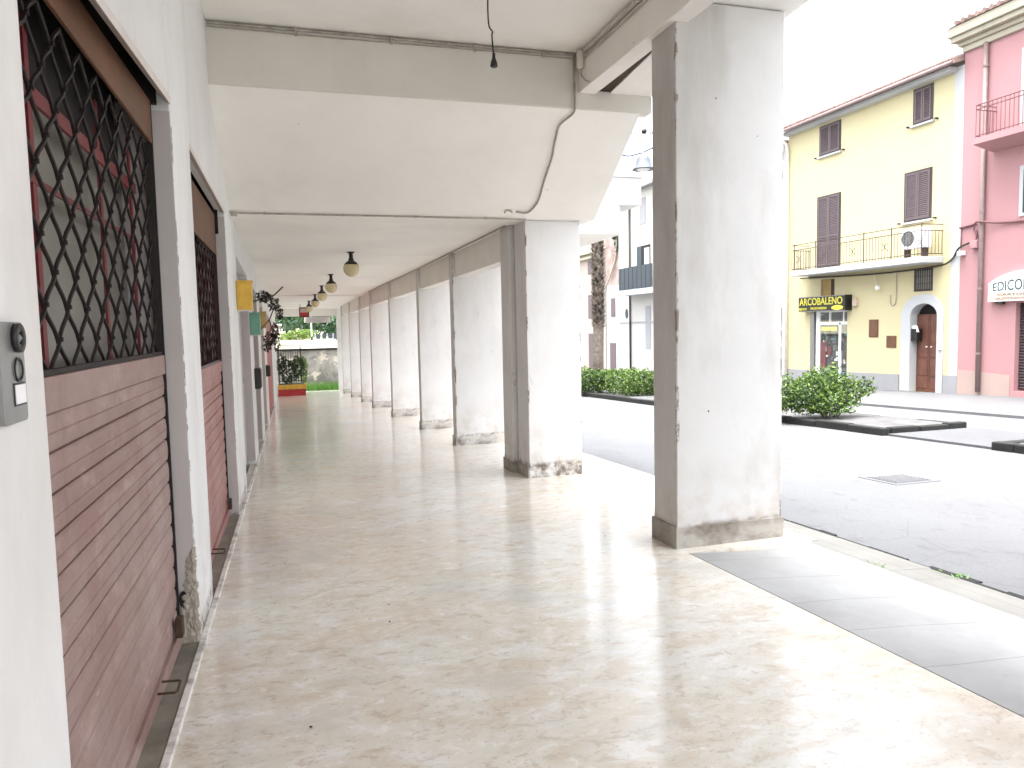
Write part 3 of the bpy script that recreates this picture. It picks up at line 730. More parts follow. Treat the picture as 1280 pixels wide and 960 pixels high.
def wallbox(label, y, z0, z1, wd, dp, mat, cat='box'):
    t = thing('wall_box', label, cat, (WX, y, z0))
    c = MB().bx(WX + .001, WX + wd, y, y + dp, z0, z1); obj('body', c, mat, t, bevel=.005)
    c = MB().bx(WX + .001, WX + wd + .012, y - .01, y + dp + .01, z1 + .0005, z1 + .016); obj('lid', c, mat, t, bevel=.004)
    c = MB().bx(WX + .012, WX + wd - .012, y - .006, y - .0005, z0 + .02, z1 - .02); obj('door', c, mat, t)
    c = MB().bx(WX + .001, WX + wd + .006, y + .002, y + dp - .004, z0 - .012, z0 - .0005); obj('base', c, 'conduitw', t)
    return t
wallbox('bright yellow wall box just past the second roller shutter', 8.80, 1.80, 2.11, .165, .22, 'yellowbox')
wallbox('green wall box between the yellow box and the ochre box', 11.47, 1.51, 1.82, .145, .22, 'teal')
wallbox('ochre wall box behind the green box', 15.3, 1.63, 1.93, .13, .2, 'ochre')
t = thing('dried_plant', 'ragged dark dried plant hanging on the wall behind the yellow box', 'plant', (WX, 13, 1.8))
L = MB(); leaf_cloud(L, clump_points(420, [(-.36, 13, 2.13, .13, .2, .10), (-.22, 13.2, 2.02, .10, .2, .12), (-.14, 13.4, 1.86, .07, .2, .12)]), .035, asp=.35)
leaf_cloud(L, clump_points(260, [(-.30, 13.2, 1.42, .11, .15, .12), (-.36, 13.2, 1.28, .08, .12, .07)]), .032, asp=.35); obj('leaves', L, 'dry', t)
L = MB(); leaf_cloud(L, clump_points(260, [(-.22, 13.3, 1.56, .07, .15, .14), (-.20, 13.3, 1.36, .06, .12, .14)]), .03, asp=.35); obj('red_leaves', L, 'dryred', t)
L = MB().tube([(WX, 13, 2.05), (-.2, 13.05, 2.16), (-.06, 13.1, 2.30)], .014, 6).tube([(WX, 13.2, 1.5), (-.3, 13.2, 1.75), (-.2, 13.2, 2.0)], .012, 6).tube([(-.3, 13.2, 1.3), (-.25, 13.2, 1.5), (-.3, 13.2, 1.75)], .01, 6)
obj('stem', L, 'bark', t)
for y, z0, z1, lab_ in ((12.2, .66, .98, 'black metal box low on the pier below the green box'), (17.9, .52, .78, 'small black metal box on the farther pier by the red door')):
    t = thing('meter_box', lab_, 'box', (WX, y, z0)); c = MB().bx(WX + .001, WX + .09, y, y + .35, z0, z1); obj('body', c, 'black', t, bevel=.008)
    c = MB().bx(WX + .0905, WX + .1, y + .02, y + .33, z0 + .02, z1 - .02); obj('door', c, 'black', t)

# small dry leaves and grit blown onto the polished floor
lf = MB().add([(-.022, 0, .004), (-.008, .011, .002), (.012, .009, .007), (.022, 0, .009), (.010, -.010, .003), (-.008, -.009, .006)], [(0, 1, 2, 3), (0, 3, 4, 5)])
leaf0 = None
for x, y in ((.95, 4.1), (.52, 4.5), (.49, 4.2), (1.55, 3.5), (2.42, 5.5), (.02, 3.1), (1.2, 6.8), (-.1, 5.7), (1.9, 7.6)):
    if leaf0 is None:
        leaf0 = obj('dry_leaf', lf, 'leafdry', org=(0, 0, 0)); o = leaf0
        tag(o, 'tiny curled brown leaf lying on the polished arcade floor', 'leaf', 'dry leaves scattered on the arcade floor')
    else: o = leaf0.copy(); C.objects.link(o)
    o.location = (x, y, zs(y) + .001); o.rotation_euler = (0, 0, rnd.uniform(0, 6.28)); s_ = rnd.uniform(.3, .65); o.scale = (s_, s_, s_)

# ------------------------------------------------------------------ far end of the arcade
pt = thing('planter', 'masonry planter painted yellow above and red below at the end of the arcade', 'planter', (0, 31, zs(31)))
z = zs(31); c = MB().bx(-.50, .57, 30.9, 31.5, z - .1, z + .27); obj('lower_band', c, 'redband', pt); c = MB().bx(-.50, .60, 30.88, 31.52, z + .2705, z + .46); obj('upper_band', c, 'yellowband', pt); c = MB().bx(-.44, .52, 30.94, 31.46, z + .4605, z + .475); obj('soil', c, 'soil', pt)
rl = thing('railing', 'black iron railing of upright bars standing behind the red and yellow planter', 'railing', (0, 31.6, z))
c = MB()
for i in range(10): c.tube([(-.42 + i * .092, 31.6, z + .1), (-.42 + i * .092, 31.6, .98)], .010, 5)
obj('bars', c, 'iron', rl); c = MB()
for q in (.97, .33, z + .55): c.bx(-.46, .44, 31.585, 31.615, q, q + .03)
c.bx(-.47, -.435, 31.58, 31.62, z, 1.0); c.bx(.42, .45, 31.58, 31.62, z, .98); obj('frame', c, 'iron', rl)
t = thing('shrub', 'leafy green shrub growing behind the iron railing', 'shrub', (0, 32.3, z))
L = MB(); leaf_cloud(L, clump_points(1500, [(-.1, 32.3, -.1, .42, .3, .55), (.35, 32.4, .05, .28, .3, .5), (-.3, 32.3, .25, .2, .25, .35)]), .05); obj('leaves', L, 'leafd', t)
c = MB().tube([(0, 32.3, z - .1), (.05, 32.3, -.3)], .03, 6); obj('stem', c, 'bark', t)
t = thing('shrub', 'yellow green shrub between the iron railing and the old stone wall', 'shrub', (.55, 33.9, z))
L = MB(); leaf_cloud(L, clump_points(900, [(.58, 33.9, -.25, .17, .25, .6), (.45, 33.9, .1, .25, .25, .4)]), .045); obj('leaves', L, 'leafl', t)
c = MB().tube([(.55, 33.9, z - .15), (.55, 33.9, -.3)], .025, 6); obj('stem', c, 'bark', t)
c = MB().bx(-6, 6.2, 37.0, 37.45, -2.2, .62); sw = obj('stone_wall', c, 'stonew', None, org=(0, 37, -1.3), bevel=.03)
tag(sw, 'old grey stone wall with flaking render beyond the end of the arcade', 'wall')
c = MB().bx(-6.1, 6.3, 36.93, 37.5, .621, .70); obj('coping', c, 'kerbdark', sw)
G = MB()
for i in range(2600):
    x, y = rnd.uniform(-.2, 3.8), rnd.uniform(35.0, 36.9); b = Vector((x, y, zs(y) - .35)); h = rnd.uniform(.35, .8); d = Vector((rnd.gauss(0, .12), rnd.gauss(0, .12), h)); s_ = Vector((rnd.gauss(0, 1), rnd.gauss(0, 1), 0)).normalized() * .03
    G.add([b - s_, b + s_, b + d], [(0, 1, 2)])
o = obj('grass', G, 'grass'); o['kind'] = 'stuff'; 
o['label'] = 'bright green grass along the foot of the stone wall'
vg = MB().bx(-9, 3.9, 34.601, 36.99, fz(-.5), fz(-.30)); struct('verge', vg, 'soil')

def tree(label, x, y, zb, h, rad, mat, n=2600, size=.14, seed=1, cat='tree', group='trees beyond the far end'):
    r = random.Random(seed); t = thing('tree', label, cat, (x, y, zb), group)
    c = MB().tube([(x, y, zb - .2), (x + .1, y, zb + h * .3), (x - .05, y, zb + h * .6)], .2 * h / 6, 8, r1=.09 * h / 6)
    for k_ in range(5):
        a = r.uniform(0, 6.28); c.tube([(x, y, zb + h * (.3 + .05 * k_)), (x + rad * .6 * math.cos(a), y + rad * .6 * math.sin(a), zb + h * (.55 + .06 * k_))], .07 * h / 6, 6, r1=.03)
    obj('trunk', c, 'bark', t)
    bl = [(x + r.uniform(-.8, .8) * rad, y + r.uniform(-.7, .7) * rad, zb + h * (.10 + .8 * (i_ / 15) ** 1.2), rad * r.uniform(.35, .6), rad * r.uniform(.35, .6), h * r.uniform(.11, .18)) for i_ in range(16)]
    L = MB(); leaf_cloud(L, clump_points(n, bl, r, .35), size, r); obj('crown', L, mat, t)
tree('broad dark green tree left of centre beyond the stone wall', -1.2, 62, 1., 6.5, 3., 'treel', 3800, .17, 3)
tree('dark green tree behind the pale pole', 1.9, 66, 1.1, 6.5, 3.0, 'treel', 3800, .17, 5)
tree('dense dark tree at the right beyond the roadside fence', 5.2, 64, 1., 6.8, 2.8, 'treel', 3000, .17, 8)
tree('tall dark tree farthest back behind the others', .4, 74, 1.3, 8., 3.8, 'treel', 4200, .2, 11)
tree('dark tree at the far left behind the white hut', -5, 68, 1.1, 7., 3.2, 'treel', 2600, .2, 15)
t = thing('shrub', 'wide light green shrub mass on the terrace in front of the trees', 'shrub', (.9, 56, .9))
L = MB(); leaf_cloud(L, clump_points(1800, [(.6, 56, 1.25, .9, .5, .4), (1.3, 56.3, 1.35, .7, .5, .35), (-.2, 56, 1.1, .6, .5, .35)]), .07); obj('leaves', L, 'leafl', t); c = MB().tube([(.7, 56, .8), (.7, 56, 1.2)], .05, 6); obj('stem', c, 'bark', t)
t = thing('pole', 'slim pale pole standing on the terrace in front of the trees', 'pole', (1.55, 54, .8))
c = MB().tube([(1.55, 54, .85), (1.55, 54, 4.2)], .05, 8); obj('shaft', c, 'pole', t); c = MB().tube([(1.55, 54, .8), (1.55, 54, 1.15)], .075, 8); obj('base', c, 'black', t)
fn = thing('fence', 'low roadside fence with white posts and dark panels beyond the pole', 'fence', (2.4, 55, .9))
for i in range(5): c = MB().bx(1.78 + i * .42, 1.86 + i * .42, 55, 55.12, .8, 1.36); obj('post', c, 'greybase', fn)
for i in range(4): c = MB().bx(1.891 + i * .42, 2.169 + i * .42, 55.04, 55.09, .95, 1.32); obj('panel', c, 'navy', fn)
hb = thing('hut', 'small white hut at the left beyond the railing', 'building', (-.95, 48, .7))
c = MB().bx(-2.2, -.55, 48, 50, .6, 1.9); obj('wall', c, 'whiteh', hb); c = MB().bx(-2.35, -.4, 47.85, 50.15, 1.901, 2.02); obj('roof', c, 'trim', hb); c = MB().bx(-.95, -.68, 47.98, 47.999, .7, 1.6); obj('door', c, 'pane', hb)

# ------------------------------------------------------------------ greenery and furniture on the island
def bush(label, x, y, blobs, n, mats, size, name='bush', group=None):
    t = thing(name, label, name, (x, y, zs(y) - .05), group); r = random.Random(int(x * 100))
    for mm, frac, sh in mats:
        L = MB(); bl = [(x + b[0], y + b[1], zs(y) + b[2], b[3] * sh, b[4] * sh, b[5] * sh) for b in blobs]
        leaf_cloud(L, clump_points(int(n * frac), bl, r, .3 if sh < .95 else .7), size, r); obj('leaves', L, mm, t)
    c = MB()
    for k_ in range(7):
        a = k_ * .9; c.tube([(x + .1 * math.cos(a), y + .1 * math.sin(a), zs(y) - .15), (x + .4 * math.cos(a), y + .4 * math.sin(a), zs(y) + .45)], .02, 5, r1=.008)
    obj('stems', c, 'bark', t)
    return t
blb = [(-.55, 0, .42, .6, .5, .40), (-.1, .1, .56, .5, .5, .40), (.35, -.1, .48, .36, .4, .30), (.62, -.3, .56, .22, .25, .17), (.74, -.2, .70, .12, .15, .12), (-.25, -.2, .28, .55, .45, .26), (-1.0, .3, .45, .45, .45, .40), (.05, -.35, .16, .3, .22, .12), (.15, .1, .92, .14, .16, .16), (-.4, .1, .84, .18, .16, .14)]
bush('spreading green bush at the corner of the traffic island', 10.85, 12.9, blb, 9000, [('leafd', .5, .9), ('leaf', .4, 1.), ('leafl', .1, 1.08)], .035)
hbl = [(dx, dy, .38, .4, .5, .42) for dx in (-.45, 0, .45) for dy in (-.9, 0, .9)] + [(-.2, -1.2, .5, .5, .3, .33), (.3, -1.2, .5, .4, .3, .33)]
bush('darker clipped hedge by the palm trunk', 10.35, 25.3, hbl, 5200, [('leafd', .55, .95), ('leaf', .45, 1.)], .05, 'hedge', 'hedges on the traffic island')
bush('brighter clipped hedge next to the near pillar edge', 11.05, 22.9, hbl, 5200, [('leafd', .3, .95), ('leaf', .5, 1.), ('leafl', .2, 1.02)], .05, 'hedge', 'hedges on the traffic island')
pm = thing('palm_tree', 'palm trunk rough with old leaf bases behind the hedge', 'palm tree', (11.7, 27, zs(27)))
zb = zs(27); c = MB().tube([(11.67, 27, zb - .2), (11.68, 27, zb + 1.2), (11.7, 27, zb + 2.3), (11.72, 27, zb + 11.4)], .21, 12); obj('trunk', c, 'palm', pm, True)
c = MB()
for i in range(1230):
    a = i * 2.39996; zz_ = zb + 2.35 + i * .0072; rr = .20 + .012 * math.sin(i); p = Vector((11.71 + rr * math.cos(a), 27 + rr * math.sin(a), zz_))
    o_ = Vector((math.cos(a), math.sin(a), 0)); t_ = Vector((-math.sin(a), math.cos(a), 0)); j = rnd.uniform(.7, 1.4)
    c.add([p - t_ * .065, p + t_ * .065, p + o_ * .10 * j + t_ * .03 + Vector((0, 0, .13)), p + o_ * .10 * j - t_ * .03 + Vector((0, 0, .13))], [(0, 1, 2, 3)])
obj('leaf_bases', c, 'boot', pm)
L = MB()
for i in range(34):
    a = i * 2.4; el = rnd.uniform(-.2, 1.1); base = Vector((11.72, 27, zb + 11.5)); d = Vector((math.cos(a) * math.cos(el), math.sin(a) * math.cos(el), math.sin(el)))
    q = []
    for k_ in range(9): s_ = k_ / 8 * 1.7; q.append(base + d * s_ + Vector((0, 0, -.28 * s_ * s_)))
    for k_ in range(1, 9):
        t_ = (q[k_] - q[k_ - 1]).normalized(); sd = t_.cross(Vector((0, 0, 1))).normalized()
        for sg in (-1, 1):
            for h in (0, .5):
                p = q[k_ - 1].lerp(q[k_], h); L.add([p, p + t_ * .05, p + sd * sg * .42 + t_ * .2 + Vector((0, 0, -.12))], [(0, 1, 2)])
obj('crown', L, 'leafd', pm)

ls = thing('street_lamp', 'grey bell shaped street lamp on a curled arm seen beside the nearest pillar', 'street lamp', (10.95, 19.7, zs(19.7)))
zl = zs(19.7); c = MB().tube([(10.95, 19.7, zl - .1), (10.95, 19.7, zl + 1.2)], .09, 12).tube([(10.95, 19.7, zl + 1.2), (10.95, 19.7, 7.1)], .06, 12, r1=.045); obj('post', c, 'lampgrey', ls, True)
c = MB().tube(smooth([(10.95, 19.7, 6.78), (10.55, 19.85, 6.72), (10.15, 20, 6.56), (9.8, 20.1, 6.46), (9.62, 20.15, 6.47), (9.52, 20.17, 6.52)]), .03, 8).tube(smooth([(10.95, 19.7, 7.05), (10.5, 19.87, 7.15), (10.2, 19.98, 6.95), (10.14, 20, 6.6)]), .016, 6); obj('arm', c, 'lampgrey', ls, True)
c = MB().lathe((10.15, 20, 6.07), [(0, .50), (.05, .49), (.07, .42), (.16, .36), (.22, .24), (.25, .06), (.33, .0), (.33, -.025), (.24, -.01), (0, .02)], 24); obj('shade', c, 'lampgrey', ls, True)
c = MB().lathe((10.15, 20, 6.06), [(0, -.07), (.12, -.05), (.2, .0)], 20); obj('lens', c, 'white', ls, True)
gl = thing('garland', 'wire with red hanging ornament strung across the street above the lamp', 'garland', (9.8, 20.3, 7.2))
c = MB().tube([(3.8, 20.6, 7.35), (7, 20.4, 7.12), (10.3, 20.2, 7.14), (10.95, 19.75, 7.05)], .012, 5); obj('wire', c, 'black', gl)
L = MB(); leaf_cloud(L, clump_points(60, [(9.85, 20.25, 7.05, .22, .08, .16), (9.55, 20.25, 7.05, .1, .06, .2)]), .05, asp=.3); obj('ornament', L, 'redbar', gl)
c = MB().lathe((10.3, 20.22, 7.22), [(0, .09), (.07, .05), (.09, 0), (.07, -.05), (0, -.08)], 10); obj('clamp', c, 'black', gl)
t = thing('drain_cover', 'square iron drain cover set in the road with cracked edging', 'drain cover', (6.95, 7.1, zs(7.1) - .14))
zr = lambda x, y: zs(y) - .135 - .004 * (x - 4.4)
c = MB().bx(6.65, 7.3, 6.8, 7.4, zr, lambda x, y: zr(x, y) + .006); obj('frame', c, 'asphalt', t); c = MB().bx(6.72, 7.23, 6.87, 7.33, lambda x, y: zr(x, y) + .006, lambda x, y: zr(x, y) + .012)
for i in range(7): c.bx(6.74, 7.21, 6.89 + i * .06, 6.92 + i * .06, lambda x, y: zr(x, y) + .012, lambda x, y: zr(x, y) + .018)
obj('grate', c, 'asphalt', t)
for (x, y, lab_, s_) in ((4.05, 5.25, 'small weed tuft at the corner of the raised floor slab', .9), (4.02, 4.25, 'low weed in the joint beside the grey paving strip', .8), (4.33, 3.9, 'sparse weed at the road edge farther to the right', .6)):
    L = MB()
    for k_ in range(16):
        b = Vector((x + rnd.gauss(0, .03), y + rnd.gauss(0, .05), zs(y) - .1)); d = Vector((rnd.gauss(0, .03), rnd.gauss(0, .03), rnd.uniform(.015, .045) * s_)); q = Vector((rnd.gauss(0, 1), rnd.gauss(0, 1), 0)).normalized() * .008
        L.add([b - q, b + q, b + d], [(0, 1, 2)])
    tag(obj('weed', L, 'grass', org=(x, y, zs(y) - .1)), lab_, 'weed')
# broken asphalt edge along the gutter
cr = MB()
for i in range(120):
    y = -3 + i * .2; cr.bx(4.36 + rnd.uniform(-.02, .02), 4.44 + rnd.uniform(-.02, .025), y, y + .199, fz(-.3), fz(-.128 + rnd.uniform(-.004, .004)))
struct('road_edge', cr, 'kerbdark')

# ------------------------------------------------------------------ houses across the street
FX = 18.5
def shuttered(parent, y0, y1, z0, z1, sill=True, X=FX, fm='shutf', sm='shut'):
    f = MB(); b = .06
    f.bx(X - .03, X - .001, y0, y0 + b, z0, z1).bx(X - .03, X - .001, y1 - b, y1, z0, z1).bx(X - .03, X - .001, y0 + b, y1 - b, z1 - b, z1).bx(X - .03, X - .001, y0 + b, y1 - b, z0, z0 + b)
    ro = obj('window', f, fm, parent); ym = (y0 + y1) / 2
    for a, c_ in ((y0 + b, ym - .008), (ym + .008, y1 - b)):
        s = MB(); fr = .05
        s.bx(X - .045, X - .012, a, a + fr, z0 + b, z1 - b).bx(X - .045, X - .012, c_ - fr, c_, z0 + b, z1 - b).bx(X - .045, X - .012, a + fr, c_ - fr, z1 - b - fr, z1 - b).bx(X - .045, X - .012, a + fr, c_ - fr, z0 + b, z0 + b + fr)
        if z1 - z0 > 1.6: zm = z0 + (z1 - z0) * .42; s.bx(X - .046, X - .012, a + fr, c_ - fr, zm, zm + .07)
        n_ = int((z1 - z0 - 2 * b - 2 * fr) / .055)
        for i in range(n_):
            z = z0 + b + fr + (i + .2) * (z1 - z0 - 2 * b - 2 * fr) / n_
            s.add([(X - .042, a + fr, z), (X - .042, c_ - fr, z), (X - .016, c_ - fr, z + .045), (X - .016, a + fr, z + .045), (X - .038, a + fr, z - .006), (X - .038, c_ - fr, z - .006), (X - .012, c_ - fr, z + .039), (X - .012, a + fr, z + .039)],
                  [(0, 1, 2, 3), (7, 6, 5, 4), (0, 4, 5, 1), (2, 6, 7, 3)])
        obj('shutter_leaf', s, sm, ro)
    bk_ = MB().bx(X - .011, X - .002, y0 + b, y1 - b, z0 + b, z1 - b); obj('backing', bk_, 'dark', ro)
    if sill:
        s = MB().bx(X - .09, X - .001, y0 - .06, y1 + .06, z0 - .055, z0 - .002); obj('sill', s, 'trim', ro)
        for yy_ in (y0 - .16, y1 + .16): h = MB().bx(X - .10, X - .001, yy_ - .03, yy_ + .03, z0 - .02, z0 + .02); obj('shutter_stay', h, 'black', ro)
    return ro

yh = thing('yellow_house', 'yellow three storey house with brown shutters, a balcony and a shop', 'house', (FX, 20.6, zs(20)))
holes = [(21.2, 23.1, -1.2, 1.9), (21.85, 22.55, 2.3, 3.0), (17.455, 18.475, -.76, 2.04)]
wm = facade(MB(), FX, 17.06, 24.42, -1.6, 8.62, holes, .34); obj('wall', wm, 'yellow', yh)
c = MB().bx(FX - .02, FX + .3, 16.745, 17.059, -1.6, 8.62); obj('corner_strip', c, 'trim', yh)
for c in (MB().bx(FX - .03, FX - .001, 18.89, 21.14, fz(-.3), lambda x, y: -.22 - .02 * (y - 19)), MB().bx(FX - .028, FX - .001, 23.14, 24.42, fz(-.3), -.3), MB().bx(FX - .032, FX - .021, 16.75, 17.22, fz(-.3), -.15)): obj('base_course', c, 'greybase', yh)
# roof: shallow tiled slope with gutter
c = MB().add([(FX - .42, 16.75, 8.63), (FX - .42, 24.6, 8.63), (23, 24.6, 10.0), (23, 16.75, 10.0), (FX - .42, 16.75, 8.72), (FX - .42, 24.6, 8.72), (23, 24.6, 10.09), (23, 16.75, 10.09)], [(0, 1, 2, 3), (7, 6, 5, 4), (0, 4, 5, 1), (1, 5, 6, 2), (3, 2, 6, 7), (0, 3, 7, 4)])
ro = obj('roof', c, 'tile', yh)
c = MB().bx(FX - .30, FX - .001, 17.0, 24.42, 8.50, 8.625); obj('cornice', c, 'trim', ro)
c = MB()
for i in range(37): c.tube([(FX - .44, 16.85 + i * .21, 8.755), (FX + 1.2, 16.85 + i * .21, 9.21)], .075, 6)
obj('tile_row', c, 'tile', ro, True)
c = MB().tube([(FX - .49, 16.75, 8.64), (FX - .49, 24.6, 8.62)], .055, 10); obj('gutter', c, 'guttr', ro, True)
c = MB().bx(20.5, 21.2, 24.0, 24.5, 9., 9.85); obj('chimney', c, 'greybase', ro)
c = MB().tube(smooth([(FX - .45, 24.5, 8.56), (FX - .2, 24.45, 8.35), (FX - .1, 24.38, 8.1), (FX - .09, 24.36, 7.6)]), .055, 8).tube([(FX - .09, 24.36, 7.6), (FX - .09, 24.36, -1)], .05, 8); obj('downpipe', c, 'conduitw', yh, True)
shuttered(yh, 21.62, 22.68, 7.36, 8.42); shuttered(yh, 17.80, 18.52, 7.38, 8.45)
shuttered(yh, 21.58, 22.76, 3.42, 5.96, False); shuttered(yh, 17.78, 18.80, 4.50, 6.02)
# balcony
c = MB().bx(17.68, FX - .001, 17.32, 23.2, 3.16, 3.34); bal = obj('balcony', c, 'trim', yh, bevel=.01)
c = MB(); zr0, zr1 = 3.42, 4.27; bx0, ya, yb_ = 17.72, 17.36, 23.16
def bar(p, q, r_=.011): c.tube([p, q], r_, 5)
for z in (zr0, zr1 - .18, zr1): bar((bx0, ya, z), (bx0, yb_, z), .013); bar((bx0, ya, z), (FX, ya, z), .013); bar((bx0, yb_, z), (FX, yb_, z), .013)
n_ = 46
for i in range(n_ + 1):
    y = ya + (yb_ - ya) * i / n_; big = i % 9 == 0
    bar((bx0, y, 3.34), (bx0, y, zr1 + (.03 if big else -.18)), .017 if big else .008)
for i in range(1, 7):
    for y in (ya, yb_): bar((bx0 + i * .125, y, 3.42), (bx0 + i * .125, y, zr1 - .18), .008)
for y in (ya + .06, ya + 1.4, ya + 2.75, ya + 4.1, ya + 5.4):
    for sg in (1, -1):
        c.tube(smooth([(bx0, y - .12, 3.75 + sg * .12), (bx0, y - .03, 3.75 + sg * .05), (bx0, y, 3.75), (bx0, y + .03, 3.75 - sg * .05), (bx0, y + .12, 3.75 - sg * .12)], 2), .010, 5)
obj('railing', c, 'rail', bal)
# arched street door
sr = MB(); n_ = 14; yc, hw, sz, rise = 17.965, .495, 1.62, .37
inner = [(yc + hw, -.72)] + [(yc + hw * math.cos(math.pi * k_ / n_), sz + rise * math.sin(math.pi * k_ / n_)) for k_ in range(n_ + 1)] + [(yc - hw, -.72)]
o2, or_ = .82, .93
outer = [(yc + .86, -.72)] + [(yc + .86 * math.cos(math.pi * k_ / n_), 1.65 + .66 * math.sin(math.pi * k_ / n_) ** .8) for k_ in range(n_ + 1)] + [(yc - .72, -.72)]
outer = [(yc + .86, -.72)] + [(yc + (.86 if math.cos(math.pi * k_ / n_) > 0 else .72) * math.cos(math.pi * k_ / n_), 1.62 + .66 * math.sin(math.pi * k_ / n_)) for k_ in range(n_ + 1)] + [(yc - .72, -.72)]
for (a, b), (d, e) in zip(zip(inner, inner[1:]), zip(outer, outer[1:])):
    X0, X1 = FX - .04, FX + .30
    sr.quad((X0, *a), (X0, *b), (X0, *e), (X0, *d)); sr.quad((X0, *a), (X1, *a), (X1, *b), (X0, *b)); sr.quad((X0, *d), (X0, *e), (FX + .001, *e), (FX + .001, *d))
srd = obj('door_surround', sr, 'trim', yh)
do = MB().bx(FX + .24, FX + .29, 17.475, 17.955, -.72, 1.66); do.bx(FX + .235, FX + .285, 17.965, 18.455, -.72, 1.66); dr = obj('door', do, 'wood', yh)
pn = MB()
for a, b in ((17.54, 17.90), (18.02, 18.40)):
    for z0, z1 in ((-.62, -.30), (-.22, .22), (.34, 1.58)): pn.bx(FX + .218, FX + .2345, a, b, z0, z1)
obj('panel', pn, 'wood', dr, bevel=.01)
for y in (17.87, 18.05): kn = MB().lathe((FX + .20, y, .66), [(0, .035), (.03, .02), (.035, 0), (.03, -.02), (0, -.035)], 10); obj('knob', kn, 'signcream', dr, True)
fl_ = MB().bx(FX + .30, FX + .335, 17.475, 18.455, -.72, 2.01); obj('fanlight', fl_, 'dark', dr)
# shop front: frame, glazed doors and the goods behind
sf = MB(); X = FX + .06
for a, b, z0, z1 in ((21.2, 21.26, -1.05, 1.9), (22.66, 22.86, -1.05, 1.9), (21.58, 21.68, -1.05, 1.45), (21.26, 22.66, 1.38, 1.48), (21.26, 22.66, 1.82, 1.9), (22.12, 22.17, 1.48, 1.82), (21.44, 21.48, 1.48, 1.82)): sf.bx(X, X + .07, a, b, z0, z1)
shp = obj('shop_front', sf, 'white', yh)
M['glazing'] = glazing(); c = MB().bx(X + .003, X + .007, 21.26, 22.66, -1.05, 1.82); obj('glass', c, 'glazing', shp)
c = MB().bx(X + .06, X + .065, 21.26, 22.66, -1.05, 1.82); obj('shop_interior', c, 'glass', shp)
c = MB().bx(FX - .01, FX + .05, 22.90, 23.09, -1.05, 1.9); obj('side_post', c, 'steel', shp)
for m_, n__, zlo, zhi in (('shopmix', 40, -.6, 1.1), ('white', 16, -.7, .9), ('shopteal', 10, .2, 1.0), ('signblk', 30, -.5, 1.1)):
    gd = MB()
    for i in range(n__):
        y, z = rnd.uniform(21.3, 22.5), rnd.uniform(zlo, zhi); k_ = rnd.uniform(.02, .045)
        gd.bx(X + k_, X + .054, y, y + rnd.uniform(.04, .15), z, z + rnd.uniform(.04, .16))
    obj('display', gd, m_, shp)
gd = MB().bx(X + .012, X + .052, 22.36, 22.6, -.25, .75).bx(X + .014, X + .052, 22.1, 22.25, .3, .6); obj('display', gd, 'shopred', shp)
gd = MB()
for i in range(26): y, z = rnd.uniform(21.28, 22.5), rnd.uniform(-.95, -.3); gd.bx(X + .012, X + .054, y, y + .14, z, z + .1)
obj('display', gd, 'shopteal', shp)
c = MB().bx(X + .010, X + .028, 21.8, 22.6, 1.16, 1.30); obj('display', c, 'signyel', shp)
c = MB().bx(FX + .02, FX + .05, 21.86, 22.05, 2.31, 2.99); obj('niche_panel', c, 'niche', yh); c = MB().bx(FX + .06, FX + .30, 22.06, 22.54, 2.31, 2.99); obj('niche_panel', c, 'ochrein', yh)
# grated window
c = MB().bx(FX - .02, FX - .001, 17.68, 18.36, 2.36, 3.04); gw = obj('grated_window', c, 'shutf', yh); c = MB().bx(FX - .026, FX - .0205, 17.74, 18.30, 2.42, 2.98); obj('pane', c, 'pane', gw); c = MB()
for i in range(7): c.bx(FX - .045, FX - .03, 17.76 + i * .083, 17.78 + i * .083, 2.38, 3.02)
for z in (2.58, 2.8): c.bx(FX - .05, FX - .03, 17.70, 18.34, z, z + .015)
obj('bars', c, 'iron', gw)
for a, b, z0, z1 in ((19.78, 20.18, .95, 1.53), (19.02, 19.42, .62, 1.0)):
    c = MB().bx(FX - .02, FX - .001, a, b, z0, z1); mbx = obj('meter_door', c, 'board', yh); c = MB().bx(FX - .026, FX - .0205, a + .03, b - .03, z0 + .03, z1 - .03); obj('panel', c, 'board', mbx)
c = MB().bx(FX - .10, FX - .001, 20.7, 20.88, 2.0, 2.25); obj('alarm_box', c, 'signcream', yh, bevel=.01)
c = MB().bx(FX - .10, FX - .041, 17.27, 17.38, .6, .88); obj('bell_panel', c, 'white', yh, bevel=.008)
lw = MB().tube([(FX - .01, 19.95, 3.05), (FX - .1, 19.9, 2.95), (FX - .12, 19.8, 2.7), (FX - .14, 19.72, 2.62)], .02, 6); wl = obj('wall_light', lw, 'conduitw', yh); c = MB().lathe((FX - .16, 19.68, 2.56), [(0, .07), (.06, .05), (.08, -.02), (.05, -.07), (0, -.08)], 12); obj('shade', c, 'white', wl, True)

sg = thing('shop_sign', 'black box shop sign with yellow capital letters above the glazed shop door', 'sign', (FX - .2, 22.2, 2.1))
c = MB().bx(FX - .30, FX - .002, 20.98, 23.38, 1.86, 2.40); obj('box', c, 'signblk', sg, bevel=.008)
X = FX - .306
text('lettering', 'ARCOBALENO', 'signyel', sg, (X, 22.2, 2.205), .36, 2.22)
text('small_lettering', 'BIJOUX', 'signyel', sg, (X, 23.13, 1.955), .12, .44); text('small_lettering', 'PROFUMERIA', 'signyel', sg, (X, 22.29, 1.965), .12, .86)
c = MB(); v = [(X, 21.35 + .29 * math.cos(2 * math.pi * k_ / 24), 1.975 + .085 * math.sin(2 * math.pi * k_ / 24)) for k_ in range(24)]; c.prism(v, (.004, 0, 0)); obj('oval', c, 'signyel', sg)
c = MB().bx(FX - .31, FX - .3005, 20.98, 23.38, 1.865, 1.885).bx(FX - .31, FX - .3005, 20.98, 23.38, 2.375, 2.395); obj('edging', c, 'steel', sg)
